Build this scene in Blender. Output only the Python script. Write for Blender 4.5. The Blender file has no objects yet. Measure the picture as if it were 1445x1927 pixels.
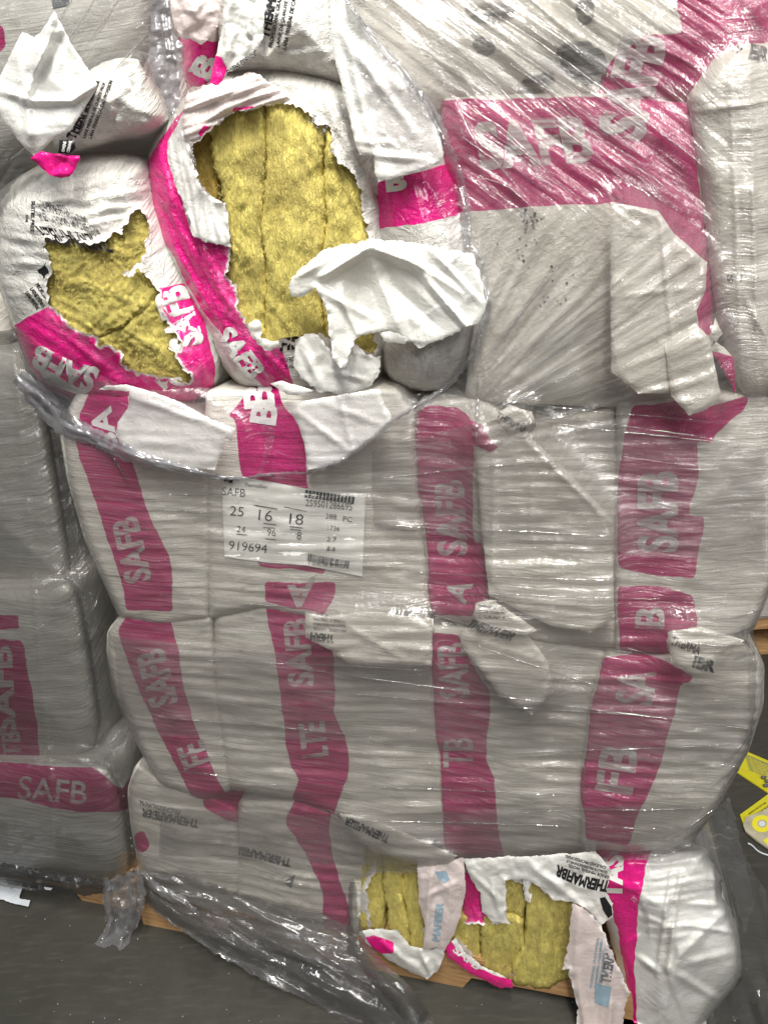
import bpy, bmesh, math, random, time
import numpy as np
from mathutils import Vector, Matrix
from mathutils.geometry import delaunay_2d_cdt
T0 = time.time()
scene = bpy.context.scene
COL = scene.collection

# ------------------------------------------------------------------ camera
W_, H_ = 1445.0, 1927.0            # the photograph's own pixel grid, used as drawing coordinates
F = 24 / 36 * H_
PITCH = math.radians(22); ROLL = math.atan(.061); YAW = math.radians(14.6); DIST = 1.05
r0 = np.array((1, 0, 0.)); f0 = np.array((0, math.cos(PITCH), -math.sin(PITCH))); u0 = np.array((0, math.sin(PITCH), math.cos(PITCH)))
RR = math.cos(ROLL) * r0 - math.sin(ROLL) * u0
UU = math.cos(ROLL) * u0 + math.sin(ROLL) * r0
UD = np.array((math.cos(YAW), -math.sin(YAW), 0)); NN = np.array((-math.sin(YAW), -math.cos(YAW), 0))
Q0 = np.array((0, DIST, 0.))

def ray(x, y):
    x = np.asarray(x, float)[..., None]; y = np.asarray(y, float)[..., None]
    return F * f0 + (x - W_ / 2) * RR - (y - H_ / 2) * UU
CN = float((np.zeros(3) - Q0) @ NN)
_d = ray(600., 1805.)
CH = float(CN / (_d @ NN) * _d[2])       # camera height: the pallet foot stands on z = 0
CAM = np.array((0, 0, CH))

cam_data = bpy.data.cameras.new('camera'); cam = bpy.data.objects.new('camera', cam_data); COL.objects.link(cam)
cam_data.sensor_fit = 'VERTICAL'; cam_data.sensor_height = 36; cam_data.lens = 24; cam_data.clip_start = .02; cam_data.clip_end = 100
M = Matrix([[RR[i], UU[i], -f0[i], CAM[i]] for i in range(3)] + [[0, 0, 0, 1]])
cam.matrix_world = M
scene.camera = cam

# ------------------------------------------------------------------ light
world = bpy.data.worlds.new('World'); scene.world = world; world.use_nodes = True
world.node_tree.nodes['Background'].inputs[0].default_value = (.95, .97, 1, 1)
world.node_tree.nodes['Background'].inputs[1].default_value = .10
def lamp(name, loc, target, sx, sy, power, col=(1, .97, .9)):
    l = bpy.data.lights.new(name, 'AREA'); l.shape = 'RECTANGLE'; l.size = sx; l.size_y = sy; l.energy = power; l.color = col
    o = bpy.data.objects.new(name, l); COL.objects.link(o); o.location = loc
    o.rotation_euler = (Vector(target) - Vector(loc)).to_track_quat('-Z', 'Y').to_euler()
lamp('ceiling_lamp', (.35, -3.0, 4.0), (0, 1, 1), .3, 2.0, 85, (1, .97, .91))
lamp('ceiling_lamp', (.0, -.45, 4.0), (0, 1, .8), .3, 1.6, 165, (1, .97, .91))
lamp('ceiling_lamp', (-2.2, -1.2, 4.4), (0, 1.1, .8), .3, 2.0, 38, (.97, .98, 1))
lamp('ceiling_lamp', (1.5, -1.8, 3.6), (0.5, 1.1, .3), .3, 1.6, 48, (.97, .98, 1))
scene.view_settings.view_transform = 'Standard'; scene.view_settings.look = 'None'; scene.view_settings.exposure = 0; scene.view_settings.gamma = 1

# ------------------------------------------------------------------ numeric helpers
def P(x, y, d):
    """point that lies d metres in front of the pallet's front plane"""
    r = ray(x, y); t = (np.asarray(d) - CN) / (r @ NN)
    return CAM + t[..., None] * r
def dfloor(x, y, z=0.0):
    """distance in front of the plane at which the sheet would touch the floor"""
    r = ray(x, y); rz = np.minimum(r[..., 2], -1e-3); t = (z - CH) / rz
    return CN + t * (r @ NN)
def Pf(x, y, z):
    r = ray(x, y); t = (z - CH) / r[..., 2]
    return CAM + t[..., None] * r

def _h(ix, iy, seed):
    h = (ix.astype(np.int64) * 374761393 + iy.astype(np.int64) * 668265263 + seed * 1442695041) & 0xffffffff
    h = ((h ^ (h >> 13)) * 1274126177) & 0xffffffff
    return ((h ^ (h >> 16)) & 0xffff) / 65536.0 * 2 * math.pi
def pn(x, y, seed=0):
    x = np.asarray(x, float); y = np.asarray(y, float)
    ix = np.floor(x); iy = np.floor(y); fx = x - ix; fy = y - iy
    u = fx * fx * fx * (fx * (fx * 6 - 15) + 10); v = fy * fy * fy * (fy * (fy * 6 - 15) + 10)
    def g(a, b):
        t = _h(ix + a, iy + b, seed); return np.cos(t) * (fx - a) + np.sin(t) * (fy - b)
    return 1.5 * ((g(0, 0) * (1 - u) + g(1, 0) * u) * (1 - v) + (g(0, 1) * (1 - u) + g(1, 1) * u) * v)
def ss(a, b, x):
    t = np.clip((np.asarray(x, float) - a) / (b - a), 0, 1); return t * t * (3 - 2 * t)
def _rnd(ix, iy, seed):
    return _h(ix, iy, seed) / (2 * math.pi)
def _pl(x, y, s, seed):
    """upper hull of randomly tilted planes: flat facets meeting in straight sharp creases"""
    X = x / s; Y = y / s; ix = np.floor(X); iy = np.floor(Y); out = np.full(X.shape, -1e9)
    for a in (-1, 0, 1):
        for b in (-1, 0, 1):
            i = ix + a; j = iy + b; dx = X - (i + _rnd(i, j, seed)); dy = Y - (j + _rnd(i, j, seed + 17))
            out = np.maximum(out, .25 * _rnd(i, j, seed + 31) + dx * (_rnd(i, j, seed + 47) - .5) * .9 + dy * (_rnd(i, j, seed + 59) - .5) * .9 - .55 * (dx * dx + dy * dy))
    return out
def cre(x, y, s, seed):
    """crumpled sheet: straight creases between flat facets"""
    x = np.asarray(x, float) + s * .25 * pn(x / s / .9, y / s / .9, seed + 7); y = np.asarray(y, float) + s * .25 * pn(x / s / .9, y / s / .9, seed + 8)
    a = _pl(x, y, s * 1.15, seed) - _pl(x * .8 + y * .6, y * .8 - x * .6, s * 1.15, seed + 101)
    b = _pl(x * .6 - y * .8, y * .6 + x * .8, s * .48, seed + 3) - _pl(x, y, s * .48, seed + 103)
    return 2.0 * a + .6 * b

def arr(p): return np.array(p, float)
def smooth(poly, n=2):
    p = arr(poly)
    for _ in range(n):
        q = np.roll(p, -1, 0); p = np.stack((p * .75 + q * .25, p * .25 + q * .75), 1).reshape(-1, 2)
    return p
def resample(poly, step, closed=True):
    p = arr(poly); q = np.roll(p, -1, 0) if closed else p[1:]
    if not closed: p0 = p[:-1]
    else: p0 = p
    out = []
    for a, b in zip(p0, q):
        n = max(1, int(round(np.hypot(*(b - a)) / step)))
        for i in range(n): out.append(a + (b - a) * i / n)
    if not closed: out.append(p[-1])
    return arr(out)
def jag(poly, amp, seed, step=4, closed=True):
    p = resample(poly, step, closed); 
    if not amp: return p
    d = (np.roll(p, -1, 0) - np.roll(p, 1, 0)); n = np.stack((-d[:, 1], d[:, 0]), 1); n /= np.maximum(np.hypot(n[:, 0], n[:, 1]), 1e-6)[:, None]
    k = np.arange(len(p)) * step
    o = amp * (pn(k / 23., k * 0 + .5, seed) * 1.2 + pn(k / 9., k * 0 + .5, seed + 1) * 1.1 + pn(k / 4.3, k * 0 + .5, seed + 2) * .9)
    return p + n * o[:, None]
def inside(px, py, polys):
    c = np.zeros(len(px), bool)
    for p in polys:
        a = p; b = np.roll(p, -1, 0)
        for (x0, y0), (x1, y1) in zip(a, b):
            if y0 == y1: continue
            m = (py > y0) != (py > y1)
            c ^= m & (px < (x1 - x0) * (py - y0) / (y1 - y0) + x0)
    return c
def edist(px, py, poly, closed=True):
    a = poly if closed else poly[:-1]; b = np.roll(poly, -1, 0) if closed else poly[1:]
    d = np.full(len(px), 1e9)
    for (x0, y0), (x1, y1) in zip(a, b):
        vx, vy = x1 - x0, y1 - y0; L = vx * vx + vy * vy + 1e-9
        t = np.clip(((px - x0) * vx + (py - y0) * vy) / L, 0, 1)
        d = np.minimum(d, (px - x0 - t * vx) ** 2 + (py - y0 - t * vy) ** 2)
    return np.sqrt(d)
def sdf(px, py, poly):
    px = np.asarray(px, float); py = np.asarray(py, float); sh = px.shape; x = px.ravel(); y = py.ravel()
    lo = poly.min(0) - 80; hi = poly.max(0) + 80
    out = np.full(x.shape, -80.); m = (x > lo[0]) & (x < hi[0]) & (y > lo[1]) & (y < hi[1])
    if m.any():
        d = edist(x[m], y[m], poly); out[m] = np.where(inside(x[m], y[m], [poly]), d, -d)
    return out.reshape(sh)
def tri_region(loops, step, seed=0):
    rng = np.random.RandomState(seed + 11)
    lo = loops[0].min(0); hi = loops[0].max(0)
    gx, gy = np.meshgrid(np.arange(lo[0], hi[0], step), np.arange(lo[1], hi[1], step))
    gx = gx + (np.arange(gx.shape[0]) % 2)[:, None] * step * .5
    gx = gx.ravel() + rng.uniform(-.12, .12, gx.size) * step; gy = gy.ravel() + rng.uniform(-.12, .12, gy.size) * step
    k = inside(gx, gy, loops); gx, gy = gx[k], gy[k]
    d = np.full(len(gx), 1e9)
    for l in loops: d = np.minimum(d, edist(gx, gy, l)) if len(l) * len(gx) < 6e7 else d
    k = d > step * .45; gx, gy = gx[k], gy[k]
    pts = []; ed = []
    for l in loops:
        b = len(pts); pts += [Vector(q) for q in l]; ed += [(b + i, b + (i + 1) % len(l)) for i in range(len(l))]
    pts += [Vector(q) for q in zip(gx, gy)]
    v, e, f, _, _, _ = delaunay_2d_cdt(pts, ed, [], 0, 1e-5, False)
    v = arr([tuple(q) for q in v]); f = np.array([q[:3] for q in f if len(q) == 3], int)
    c = v[f].mean(1); f = f[inside(c[:, 0], c[:, 1], loops)]
    used = np.unique(f); rm = -np.ones(len(v), int); rm[used] = np.arange(len(used))
    return v[used], rm[f]

# ------------------------------------------------------------------ object helpers
def link(name, me, mat, parent=None):
    o = bpy.data.objects.new(name, me); COL.objects.link(o)
    if mat: me.materials.append(mat)
    if parent: o.parent = parent; o.matrix_parent_inverse = parent.matrix_world.inverted()
    return o
def tag(o, label=None, cat=None, group=None, kind=None):
    if label: o['label'] = label
    if cat: o['category'] = cat
    if group: o['group'] = group
    if kind: o['kind'] = kind
    return o
def empty(name, loc, label, cat, group=None):
    o = bpy.data.objects.new(name, None); COL.objects.link(o); o.location = Vector(loc); o.empty_display_size = .05
    o.matrix_world = Matrix.Translation(Vector(loc))
    return tag(o, label, cat, group)
def mesh(name, V, Fc, mat, parent=None, smooth_=True, attrs=None, uv=None):
    me = bpy.data.meshes.new(name)
    V = np.asarray(V, float)
    if isinstance(Fc, np.ndarray) and Fc.ndim == 2:
        n = len(Fc); k = Fc.shape[1]
        me.vertices.add(len(V)); me.vertices.foreach_set('co', V.ravel())
        me.loops.add(n * k); me.loops.foreach_set('vertex_index', Fc.ravel().astype(np.int32))
        me.polygons.add(n); me.polygons.foreach_set('loop_start', np.arange(0, n * k, k, dtype=np.int32))
        me.update(calc_edges=True); me.validate()
    else:
        me.from_pydata([tuple(v) for v in V], [], [list(map(int, f)) for f in Fc])
    for k, a in (attrs or {}).items():
        at = me.attributes.new(k, 'FLOAT', 'POINT'); at.data.foreach_set('value', np.asarray(a, np.float32))
    uvl = me.uv_layers.new(name='UVMap')
    S = np.stack(((V - Q0) @ UD, V[:, 2] + ((V - Q0) @ NN) * .6), 1) if uv is None else uv
    li = np.zeros(len(me.loops), np.int32); me.loops.foreach_get('vertex_index', li)
    uvl.data.foreach_set('uv', S[li].astype(np.float32).ravel())
    me.polygons.foreach_set('use_smooth', np.full(len(me.polygons), smooth_))
    o = link(name, me, mat, parent)
    if parent:
        pass
    return o
def orient(V, f):
    """wind triangles so that they face the camera"""
    a, b, c = V[f[:, 0]], V[f[:, 1]], V[f[:, 2]]
    n = np.cross(b - a, c - a); s = ((CAM - a) * n).sum(1) < 0
    # decide by majority
    if s.mean() > .5: f = f[:, ::-1]
    return f
def sheet(name, loops, hf, mat, parent=None, step=6, pinks=(), torn=(), back=0, seed=0, floor=.004, curl=.006, lip=0, thick=0, extra=None, tints=()):
    """loops: arrays already jagged. torn: loops whose edge is torn (lifted, white). back>0 extrudes the outline backwards."""
    v, f = tri_region(loops, step, seed); x, y = v[:, 0], v[:, 1]
    d = hf(x, y); rim = np.full(len(x), 99.)
    for t in torn: rim = np.minimum(rim, edist(x, y, t, False))
    if len(torn):
        w = np.clip(1 - rim / 13, 0, 1); k = .5 + .9 * pn(x / 17, y / 17, seed + 40)
        d = d + curl * w ** 1.6 * k
    if floor is not None:
        r = ray(x, y); t = (d - CN) / (r @ NN); z = CH + t * r[:, 2]
        d = np.where(z < floor, dfloor(x, y, floor), d)
    V = P(x, y, d); f = orient(V, f)
    pk = np.full(len(x), -50.)
    for p in pinks: pk = np.maximum(pk, sdf(x, y, smooth(resample(p, 18), 1) if mat.name.startswith('wrapped') else arr(p)))
    pk = pk + 1.6 * pn(x / 14, y / 14, 91) + 4. * pn(x / 75, y / 60, 92)
    at = {'pink': pk, 'rim': rim}
    at['w1'], at['w2'] = zones(x, y)[:2]
    if extra: at.update(extra(x, y))
    if back:
        n0 = len(V); L = loops[0]; B = len(L)
        # outline vertices: nearest indices
        idx = np.array([np.argmin((x - q[0]) ** 2 + (y - q[1]) ** 2) for q in L])
        rings = [V[idx]]
        for b_ in (.06, back): rings.append(V[idx] - NN * b_)
        base = n0; VV = [V] + rings[1:]
        F2 = [f]
        i = np.arange(B); j = (i + 1) % B
        a0, a1 = idx[i], idx[j]; b0, b1 = base + i, base + j; c0, c1 = base + B + i, base + B + j
        q = [np.stack((a0, a1, b1), 1), np.stack((a0, b1, b0), 1), np.stack((b0, b1, c1), 1), np.stack((b0, c1, c0), 1)]
        V = np.concatenate(VV); f = np.concatenate([f] + q)
        for k in at: at[k] = np.concatenate((at[k], at[k][idx], at[k][idx]))
        # back cap
        cc = V[c0].mean(0); V = np.concatenate((V, cc[None])); f = np.concatenate((f, np.stack((c0, c1, np.full(B, len(V) - 1)), 1)))
        for k in at: at[k] = np.append(at[k], at[k][-1])
        f = f[(f[:, 0] != f[:, 1]) & (f[:, 1] != f[:, 2]) & (f[:, 0] != f[:, 2])]
    if parent is not None: loc = np.array(parent.matrix_world.translation); 
    o = mesh(name, V, f, mat, parent, attrs=at)
    if thick:
        m = o.modifiers.new('thickness', 'SOLIDIFY'); m.thickness = thick; m.offset = -1
    return o

# direction zones of the stretched film: 1 = falling diagonals top right, 2 = rising fan in the middle right
def zones(x, y):
    w1 = ss(470, 330, y + (x - 1000) * -.12) * ss(640, 700, x) * ss(1420, 1300, x)
    w2 = (1 - w1) * ss(870, 790, y) * ss(850, 905, x) * ss(1420, 1280, x) * ss(300, 400, y)
    w3 = (1 - w1) * (1 - w2) * ss(1290, 1380, x) * ss(1200, 1100, y)
    return w1, w2, w3
A1 = math.radians(35)
def ridges(x, y):
    w1, w2, w3 = zones(x, y); wh = np.clip(1 - w1 - w2 - w3, 0, 1)
    sl = .05 + .13 * ss(1300, 1750, y) * ss(800, 300, x) - .03 * ss(500, 1200, x)
    yy = y - sl * (x - 700) + 9 * pn(x / 210, y / 260, 5)
    n = pn(x / 230, yy / 12.5, 1) * 1.1 + pn(x / 120, yy / 6, 2) * .5 + pn(x / 70, yy / 34, 3) * .4 + .8 * np.clip(1 - np.abs(pn(x / 260, yy / 24, 4)) * 6, 0, 1)
    ah = (.55 + .45 * ss(850, 1000, y)) * (.45 + .75 * ss(150, 420, x)) * (.65 + .45 * np.abs(pn(x / 160, y / 130, 9)) * 2)
    u = x * math.cos(A1) + y * math.sin(A1); v = -x * math.sin(A1) + y * math.cos(A1)
    v = v + 10 * pn(u / 260, v / 160, 6)
    n1 = 1.5 * pn(u / 360, v / 27, 11) + .3 * pn(u / 150, v / 8, 12) + 1.2 * np.clip(1 - np.abs(pn(u / 520, v / 42, 13)) * 7, 0, 1) * (.5 + pn(u / 120, v / 60, 14))
    cx, cy = 800., 850.; r = np.hypot(x - cx, y - cy); th = np.arctan2(-(y - cy), x - cx)
    n2 = .9 * pn(r / 400, th * 14, 24) + pn(r / 330, th * 26, 21) + .5 * pn(r / 200, th * 55, 22) + .25 * pn(r / 90, th * 90, 23)
    n3 = .8 * pn(x / 60, y / 40, 31) + .5 * cre(x, y, 60, 33) + .4 * pn(x / 90, y / 9, 34)
    return wh * n * ah + w1 * n1 * 1.15 + w2 * n2 * 1.45 + w3 * n3 * .7

# ------------------------------------------------------------------ materials
def mat_new(name):
    m = bpy.data.materials.new(name); m.use_nodes = True; nt = m.node_tree
    for n in list(nt.nodes): nt.nodes.remove(n)
    return m, nt, nt.nodes.new('ShaderNodeOutputMaterial')
class N:
    def __init__(s, nt): s.nt = nt
    def n(s, t, ins=None, **kw):
        k = s.nt.nodes.new('ShaderNode' + t)
        for a, b in kw.items(): setattr(k, a, b)
        for a, b in (ins or {}).items():
            i = k.inputs[a]
            if isinstance(b, bpy.types.NodeSocket): s.nt.links.new(b, i)
            elif isinstance(b, bpy.types.Node): s.nt.links.new(b.outputs[0], i)
            else: i.default_value = b
        return k
    def math(s, op, a, b=0., c=0., clamp=False):
        return s.n('Math', {0: a, 1: b, 2: c}, operation=op, use_clamp=clamp).outputs[0]
    def mix(s, f, a, b):
        k = s.nt.nodes.new('ShaderNodeMix'); k.data_type = 'RGBA'
        for i, q in ((0, f), (6, a), (7, b)):
            if isinstance(q, bpy.types.NodeSocket): s.nt.links.new(q, k.inputs[i])
            else: k.inputs[i].default_value = q
        return k.outputs[2]
    def attr(s, name): return s.n('Attribute', attribute_name=name).outputs['Fac']
    def noise(s, vec, scale, detail=3, rough=.55, dist=0.):
        return s.n('TexNoise', {'Vector': vec, 'Scale': scale, 'Detail': detail, 'Roughness': rough, 'Distortion': dist}).outputs[0]
    def map(s, vec, scale=(1, 1, 1), rot=0., loc=(0, 0, 0)):
        return s.n('Mapping', {'Vector': vec, 'Scale': scale, 'Rotation': (0, 0, rot), 'Location': loc}).outputs[0]
    def ramp(s, f, a, b):
        return s.n('MapRange', {0: f, 1: a, 2: b, 3: 0., 4: 1.}, clamp=True).outputs[0]
    def bump(s, h, strength, dist=.001, normal=None):
        d = {'Height': h, 'Strength': strength, 'Distance': dist}
        if normal: d['Normal'] = normal
        return s.n('Bump', d).outputs[0]
def c4(r, g, b): return (r, g, b, 1)
PINK = c4(.80, .012, .24)

def streaks(g, uv, sc, sy, seed):
    w1, w2 = g.attr('w1'), g.attr('w2')
    h = g.noise(g.map(uv, (1.6, sy, 1), math.radians(2), (seed, 0, 0)), sc, 3, .6); sy = sy * .6
    d1 = g.noise(g.map(g.map(uv, rot=math.radians(35)), (1.6, sy, 1), 0., (seed, 1, 0)), sc, 3, .6)
    d2 = g.noise(g.map(g.map(uv, rot=math.radians(-32)), (1.6, sy, 1), 0., (seed, 2, 0)), sc, 3, .6)
    wh = g.math('SUBTRACT', 1., g.math('ADD', w1, w2), clamp=True)
    return g.math('ADD', g.math('MULTIPLY', h, wh), g.math('ADD', g.math('MULTIPLY', d1, w1), g.math('MULTIPLY', d2, w2)))
def mat_plastic(name, white=(.78, .77, .73), pink=PINK, rough=.24, bumps=1., inner=(.80, .76, .76), shine=.5, fine=1., wrapped=0, crease=1.):
    m, nt, out = mat_new(name); g = N(nt)
    uv = g.n('UVMap').outputs[0]
    big = g.noise(uv, 9, 4); base = g.mix(g.ramp(big, .3, .75), c4(*white), c4(white[0] * .90, white[1] * .885, white[2] * .85))
    pk = g.ramp(g.attr('pink'), -.7, .7)
    rimn = g.math('SUBTRACT', g.attr('rim'), g.math('MULTIPLY', g.noise(uv, 130, 3), 9.))
    rim = g.math('SUBTRACT', 1., g.ramp(rimn, -2.2, .6))
    # stretched film near a tear goes pale
    pale = g.math('MULTIPLY', g.math('SUBTRACT', 1., g.ramp(g.attr('rim'), 2., 34.)), g.ramp(g.noise(uv, 45, 4), .38, .62))
    pinkc = g.mix(g.math('MULTIPLY', pale, .55), pink, c4(.86, .30, .56))
    pinkc = g.mix(g.math('MULTIPLY', g.ramp(g.noise(uv, 260, 2), .62, .75), .35), pinkc, c4(.86, .35, .58))
    col = g.mix(pk, base, pinkc); col = g.mix(rim, col, c4(.85, .82, .80))
    bf = g.n('NewGeometry').outputs['Backfacing']
    innerc = g.mix(pk, c4(*inner), c4(.82, .50, .60)); col = g.mix(bf, col, innerc)
    st = g.map(uv, (1, 3.2, 1)); fold = g.noise(st, 26, 4, .6, .8); ridg = g.math('ABSOLUTE', g.math('SUBTRACT', fold, .5))
    fold2 = g.noise(uv, 75, 3, .6, 1.2); r2 = g.math('ABSOLUTE', g.math('SUBTRACT', fold2, .5))
    fineh = g.noise(uv, 420, 2)
    thin1 = g.math('SUBTRACT', 1., g.ramp(ridg, .0, .028)); thin2 = g.math('SUBTRACT', 1., g.ramp(r2, .0, .035))
    f3 = g.noise(g.map(uv, (2.6, 1, 1), .6), 18, 3, .55, .5); thin3 = g.math('SUBTRACT', 1., g.ramp(g.math('ABSOLUTE', g.math('SUBTRACT', f3, .5)), .0, .02))
    h = g.math('ADD', g.math('ADD', g.math('MULTIPLY', ridg, -.55), g.math('ADD', g.math('MULTIPLY', thin1, .22), g.math('MULTIPLY', thin3, .28 * crease))), g.math('ADD', g.math('ADD', g.math('MULTIPLY', r2, -.25), g.math('MULTIPLY', thin2, .10)), g.math('MULTIPLY', fineh, .07 * fine)))
    wv = g.n('VectorMath', {0: uv, 1: g.n('VectorMath', {0: g.n('TexNoise', {'Vector': uv, 'Scale': 14., 'Detail': 2.}).outputs['Color'], 1: (.05, .05, .0)}, operation='MULTIPLY').outputs[0]}, operation='ADD').outputs[0]
    for sc_, k_, ro, sx_ in ((22., .55, .6, 1.9), (48., .30, -.5, 1.5)):
        vm = g.map(wv, (1, sx_, 1), ro)
        f1 = g.n('TexVoronoi', {'Vector': vm, 'Scale': sc_}, feature='F1').outputs[0]; f2 = g.n('TexVoronoi', {'Vector': vm, 'Scale': sc_}, feature='F2').outputs[0]
        h = g.math('ADD', h, g.math('MULTIPLY', g.math('MINIMUM', g.math('SUBTRACT', f2, f1), .55), -k_))
    if wrapped: h = g.math('ADD', g.math('MULTIPLY', h, .5), g.math('MULTIPLY', streaks(g, uv, 3.2, 30, 0.), wrapped)); h = g.math('ADD', h, g.math('MULTIPLY', streaks(g, uv, 5., 70, 3.), wrapped * .35))
    nrm = g.bump(h, .6 * bumps, .007)
    b = g.n('BsdfPrincipled', {'Base Color': col, 'Roughness': rough, 'Normal': nrm, 'Specular IOR Level': shine, 'Coat Weight': .0 if wrapped else .45, 'Coat Roughness': .10})
    tr = g.n('BsdfTranslucent', {'Color': col, 'Normal': nrm})
    mx = g.n('MixShader', {0: .16, 1: b.outputs[0], 2: tr.outputs[0]})
    nt.links.new(mx.outputs[0], out.inputs[0]); return m

def mat_film(name, clear=(.80, .79, .81), haze=.14, streak=.22, rough=.13, bump=.5, hazec=(.55, .55, .56), spec=.05, fine=1.):
    m, nt, out = mat_new(name); g = N(nt); uv = g.n('UVMap').outputs[0]
    st = lambda a_, b_, c_: streaks(g, uv, a_, b_, c_)
    s1 = st(3.2, 26, 0.); s2 = st(6., 60, 5.)
    cloud = g.noise(uv, 6, 4)
    f = g.math('ADD', haze, g.math('MULTIPLY', g.math('SUBTRACT', s2, .42), streak)); f = g.math('ADD', f, g.math('MULTIPLY', g.math('SUBTRACT', cloud, .45), haze * 1.2), clamp=True)
    scr = g.ramp(s2, .63, .74); f = g.math('ADD', f, g.math('MULTIPLY', scr, .25 * fine), clamp=True)
    hh = g.math('ADD', g.math('MULTIPLY', s1, 1.), g.math('MULTIPLY', s2, .45))
    r = g.math('ABSOLUTE', g.math('SUBTRACT', g.noise(uv, 55, 3, .6, 1.), .5)); hh = g.math('SUBTRACT', hh, g.math('MULTIPLY', r, .35))
    nrm = g.bump(hh, bump, .006)
    tr = g.n('BsdfTransparent', {'Color': c4(*clear)})
    df = g.n('BsdfDiffuse', {'Color': c4(*hazec), 'Normal': nrm}); tl = g.n('BsdfTranslucent', {'Color': c4(*hazec)})
    dd = g.n('MixShader', {0: .45, 1: df.outputs[0], 2: tl.outputs[0]})
    a = g.n('MixShader', {0: f, 1: tr.outputs[0], 2: dd.outputs[0]})
    fac = g.n('LayerWeight', {'Blend': .5, 'Normal': nrm}).outputs['Facing']
    fr = g.math('ADD', spec, g.math('MULTIPLY', g.math('POWER', fac, 4.), .75), clamp=True)
    gl = g.n('BsdfGlossy', {'Color': c4(1, 1, 1), 'Roughness': rough, 'Normal': nrm})
    b = g.n('MixShader', {0: fr, 1: a.outputs[0], 2: gl.outputs[0]})
    nt.links.new(b.outputs[0], out.inputs[0]); return m

def mat_wool(name, col=(.90, .77, .22), grain=(1, 1), lay=0, dark=.55, scale=70, orange=0.):
    m, nt, out = mat_new(name); g = N(nt); uv = g.map(g.n('UVMap').outputs[0], (grain[0], grain[1], 1))
    n1 = g.noise(uv, scale, 6, .65, 1.5); n2 = g.noise(uv, scale * 4, 4, .7, .8); n3 = g.noise(g.n('UVMap').outputs[0], 11, 4)
    c = g.mix(g.ramp(n1, .3, .7), c4(*[q * dark for q in col]), c4(*col))
    c = g.mix(g.ramp(n2, .55, .8), c, c4(col[0] * 1.5, col[1] * 1.5, col[2] * 1.9))
    c = g.mix(g.math('MULTIPLY', g.ramp(n3, .48, .70), .55), c, c4(.34, .22, .07))
    c = g.mix(g.math('MULTIPLY', g.ramp(g.noise(g.n('UVMap').outputs[0], 17, 3), .60, .8), .4), c, c4(.32, .30, .16))
    if lay:
        ly = g.noise(g.map(g.n('UVMap').outputs[0], (1, .10, 1), .03), 38, 4, .6, .4)
        c = g.mix(g.math('MULTIPLY', g.ramp(ly, .50, .68), lay), c, c4(.40, .31, .12)); c = g.mix(g.math('MULTIPLY', g.ramp(ly, .46, .30), lay * .0), c, c4(.8, .7, .3))
    if orange: c = g.mix(orange, c, c4(.30, .13, .02))
    n4 = g.n('TexNoise', {'Vector': uv, 'Scale': scale * 3.4, 'Detail': 5., 'Roughness': .6, 'Distortion': 3.5}).outputs[0]
    c = g.mix(g.math('SUBTRACT', 1., g.ramp(n4, .36, .56)), c, c4(*[q * .62 for q in col]))
    h = g.math('ADD', g.math('MULTIPLY', n1, .35), g.math('ADD', g.math('MULTIPLY', n2, .4), g.math('MULTIPLY', n4, .9)))
    b = g.n('BsdfPrincipled', {'Base Color': c, 'Roughness': .95, 'Specular IOR Level': .1, 'Normal': g.bump(h, 1., .006)})
    nt.links.new(b.outputs[0], out.inputs[0]); return m
def mat_flat(name, col, rough=.45, spec=.4, alpha=None, var=.0, bumpsc=0):
    m, nt, out = mat_new(name); g = N(nt); uv = g.n('UVMap').outputs[0]
    c = g.mix(g.ramp(g.noise(uv, 30, 4), .35, .7), c4(*col), c4(*[q * (1 - var) for q in col]))
    b = g.n('BsdfPrincipled', {'Base Color': c, 'Roughness': rough, 'Specular IOR Level': spec})
    if bumpsc: nt.links.new(g.bump(g.noise(uv, bumpsc, 4), .4, .002), b.inputs['Normal'])
    sh = b
    if alpha is not None:
        t = g.n('BsdfTransparent'); f = g.ramp(g.noise(uv, 90, 4, .7), alpha - .12, alpha + .12)
        sh = g.n('MixShader', {0: f, 1: b.outputs[0], 2: t.outputs[0]})
    nt.links.new(sh.outputs[0], out.inputs[0]); return m
def mat_wood(name):
    m, nt, out = mat_new(name); g = N(nt); uv = g.n('UVMap').outputs[0]
    n = g.noise(g.map(uv, (1, 9, 1)), 9, 5, .6, .6); c = g.mix(g.ramp(n, .3, .7), c4(.30, .165, .07), c4(.52, .32, .155))
    c = g.mix(g.ramp(g.noise(uv, 24, 4), .6, .8), c, c4(.16, .09, .045))
    b = g.n('BsdfPrincipled', {'Base Color': c, 'Roughness': .8, 'Specular IOR Level': .2, 'Normal': g.bump(n, .5, .003)})
    nt.links.new(b.outputs[0], out.inputs[0]); return m
def mat_floor(name):
    m, nt, out = mat_new(name); g = N(nt); co = g.n('NewGeometry').outputs['Position']
    n = g.noise(co, 4, 6, .65); c = g.mix(g.ramp(n, .3, .7), c4(.036, .036, .029), c4(.060, .057, .046))
    c = g.mix(g.math('MULTIPLY', g.ramp(g.noise(co, 2.2, 5, .7, 1.), .5, .62), .5), c, c4(.033, .031, .026))
    c = g.mix(g.math('MULTIPLY', g.ramp(g.noise(co, 300, 3), .68, .78), .2), c, c4(.16, .15, .13))
    c = g.mix(g.math('MULTIPLY', g.ramp(g.noise(g.map(co, (1, 6, 1), .6), 14, 4), .52, .72), .5), c, c4(.080, .075, .064))
    b = g.n('BsdfPrincipled', {'Base Color': c, 'Roughness': g.ramp(g.noise(co, 9, 4), -1.3, 1.6), 'Specular IOR Level': .35, 'Normal': g.bump(g.noise(co, 220, 4), .25, .001)})
    nt.links.new(b.outputs[0], out.inputs[0]); return m

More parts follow.
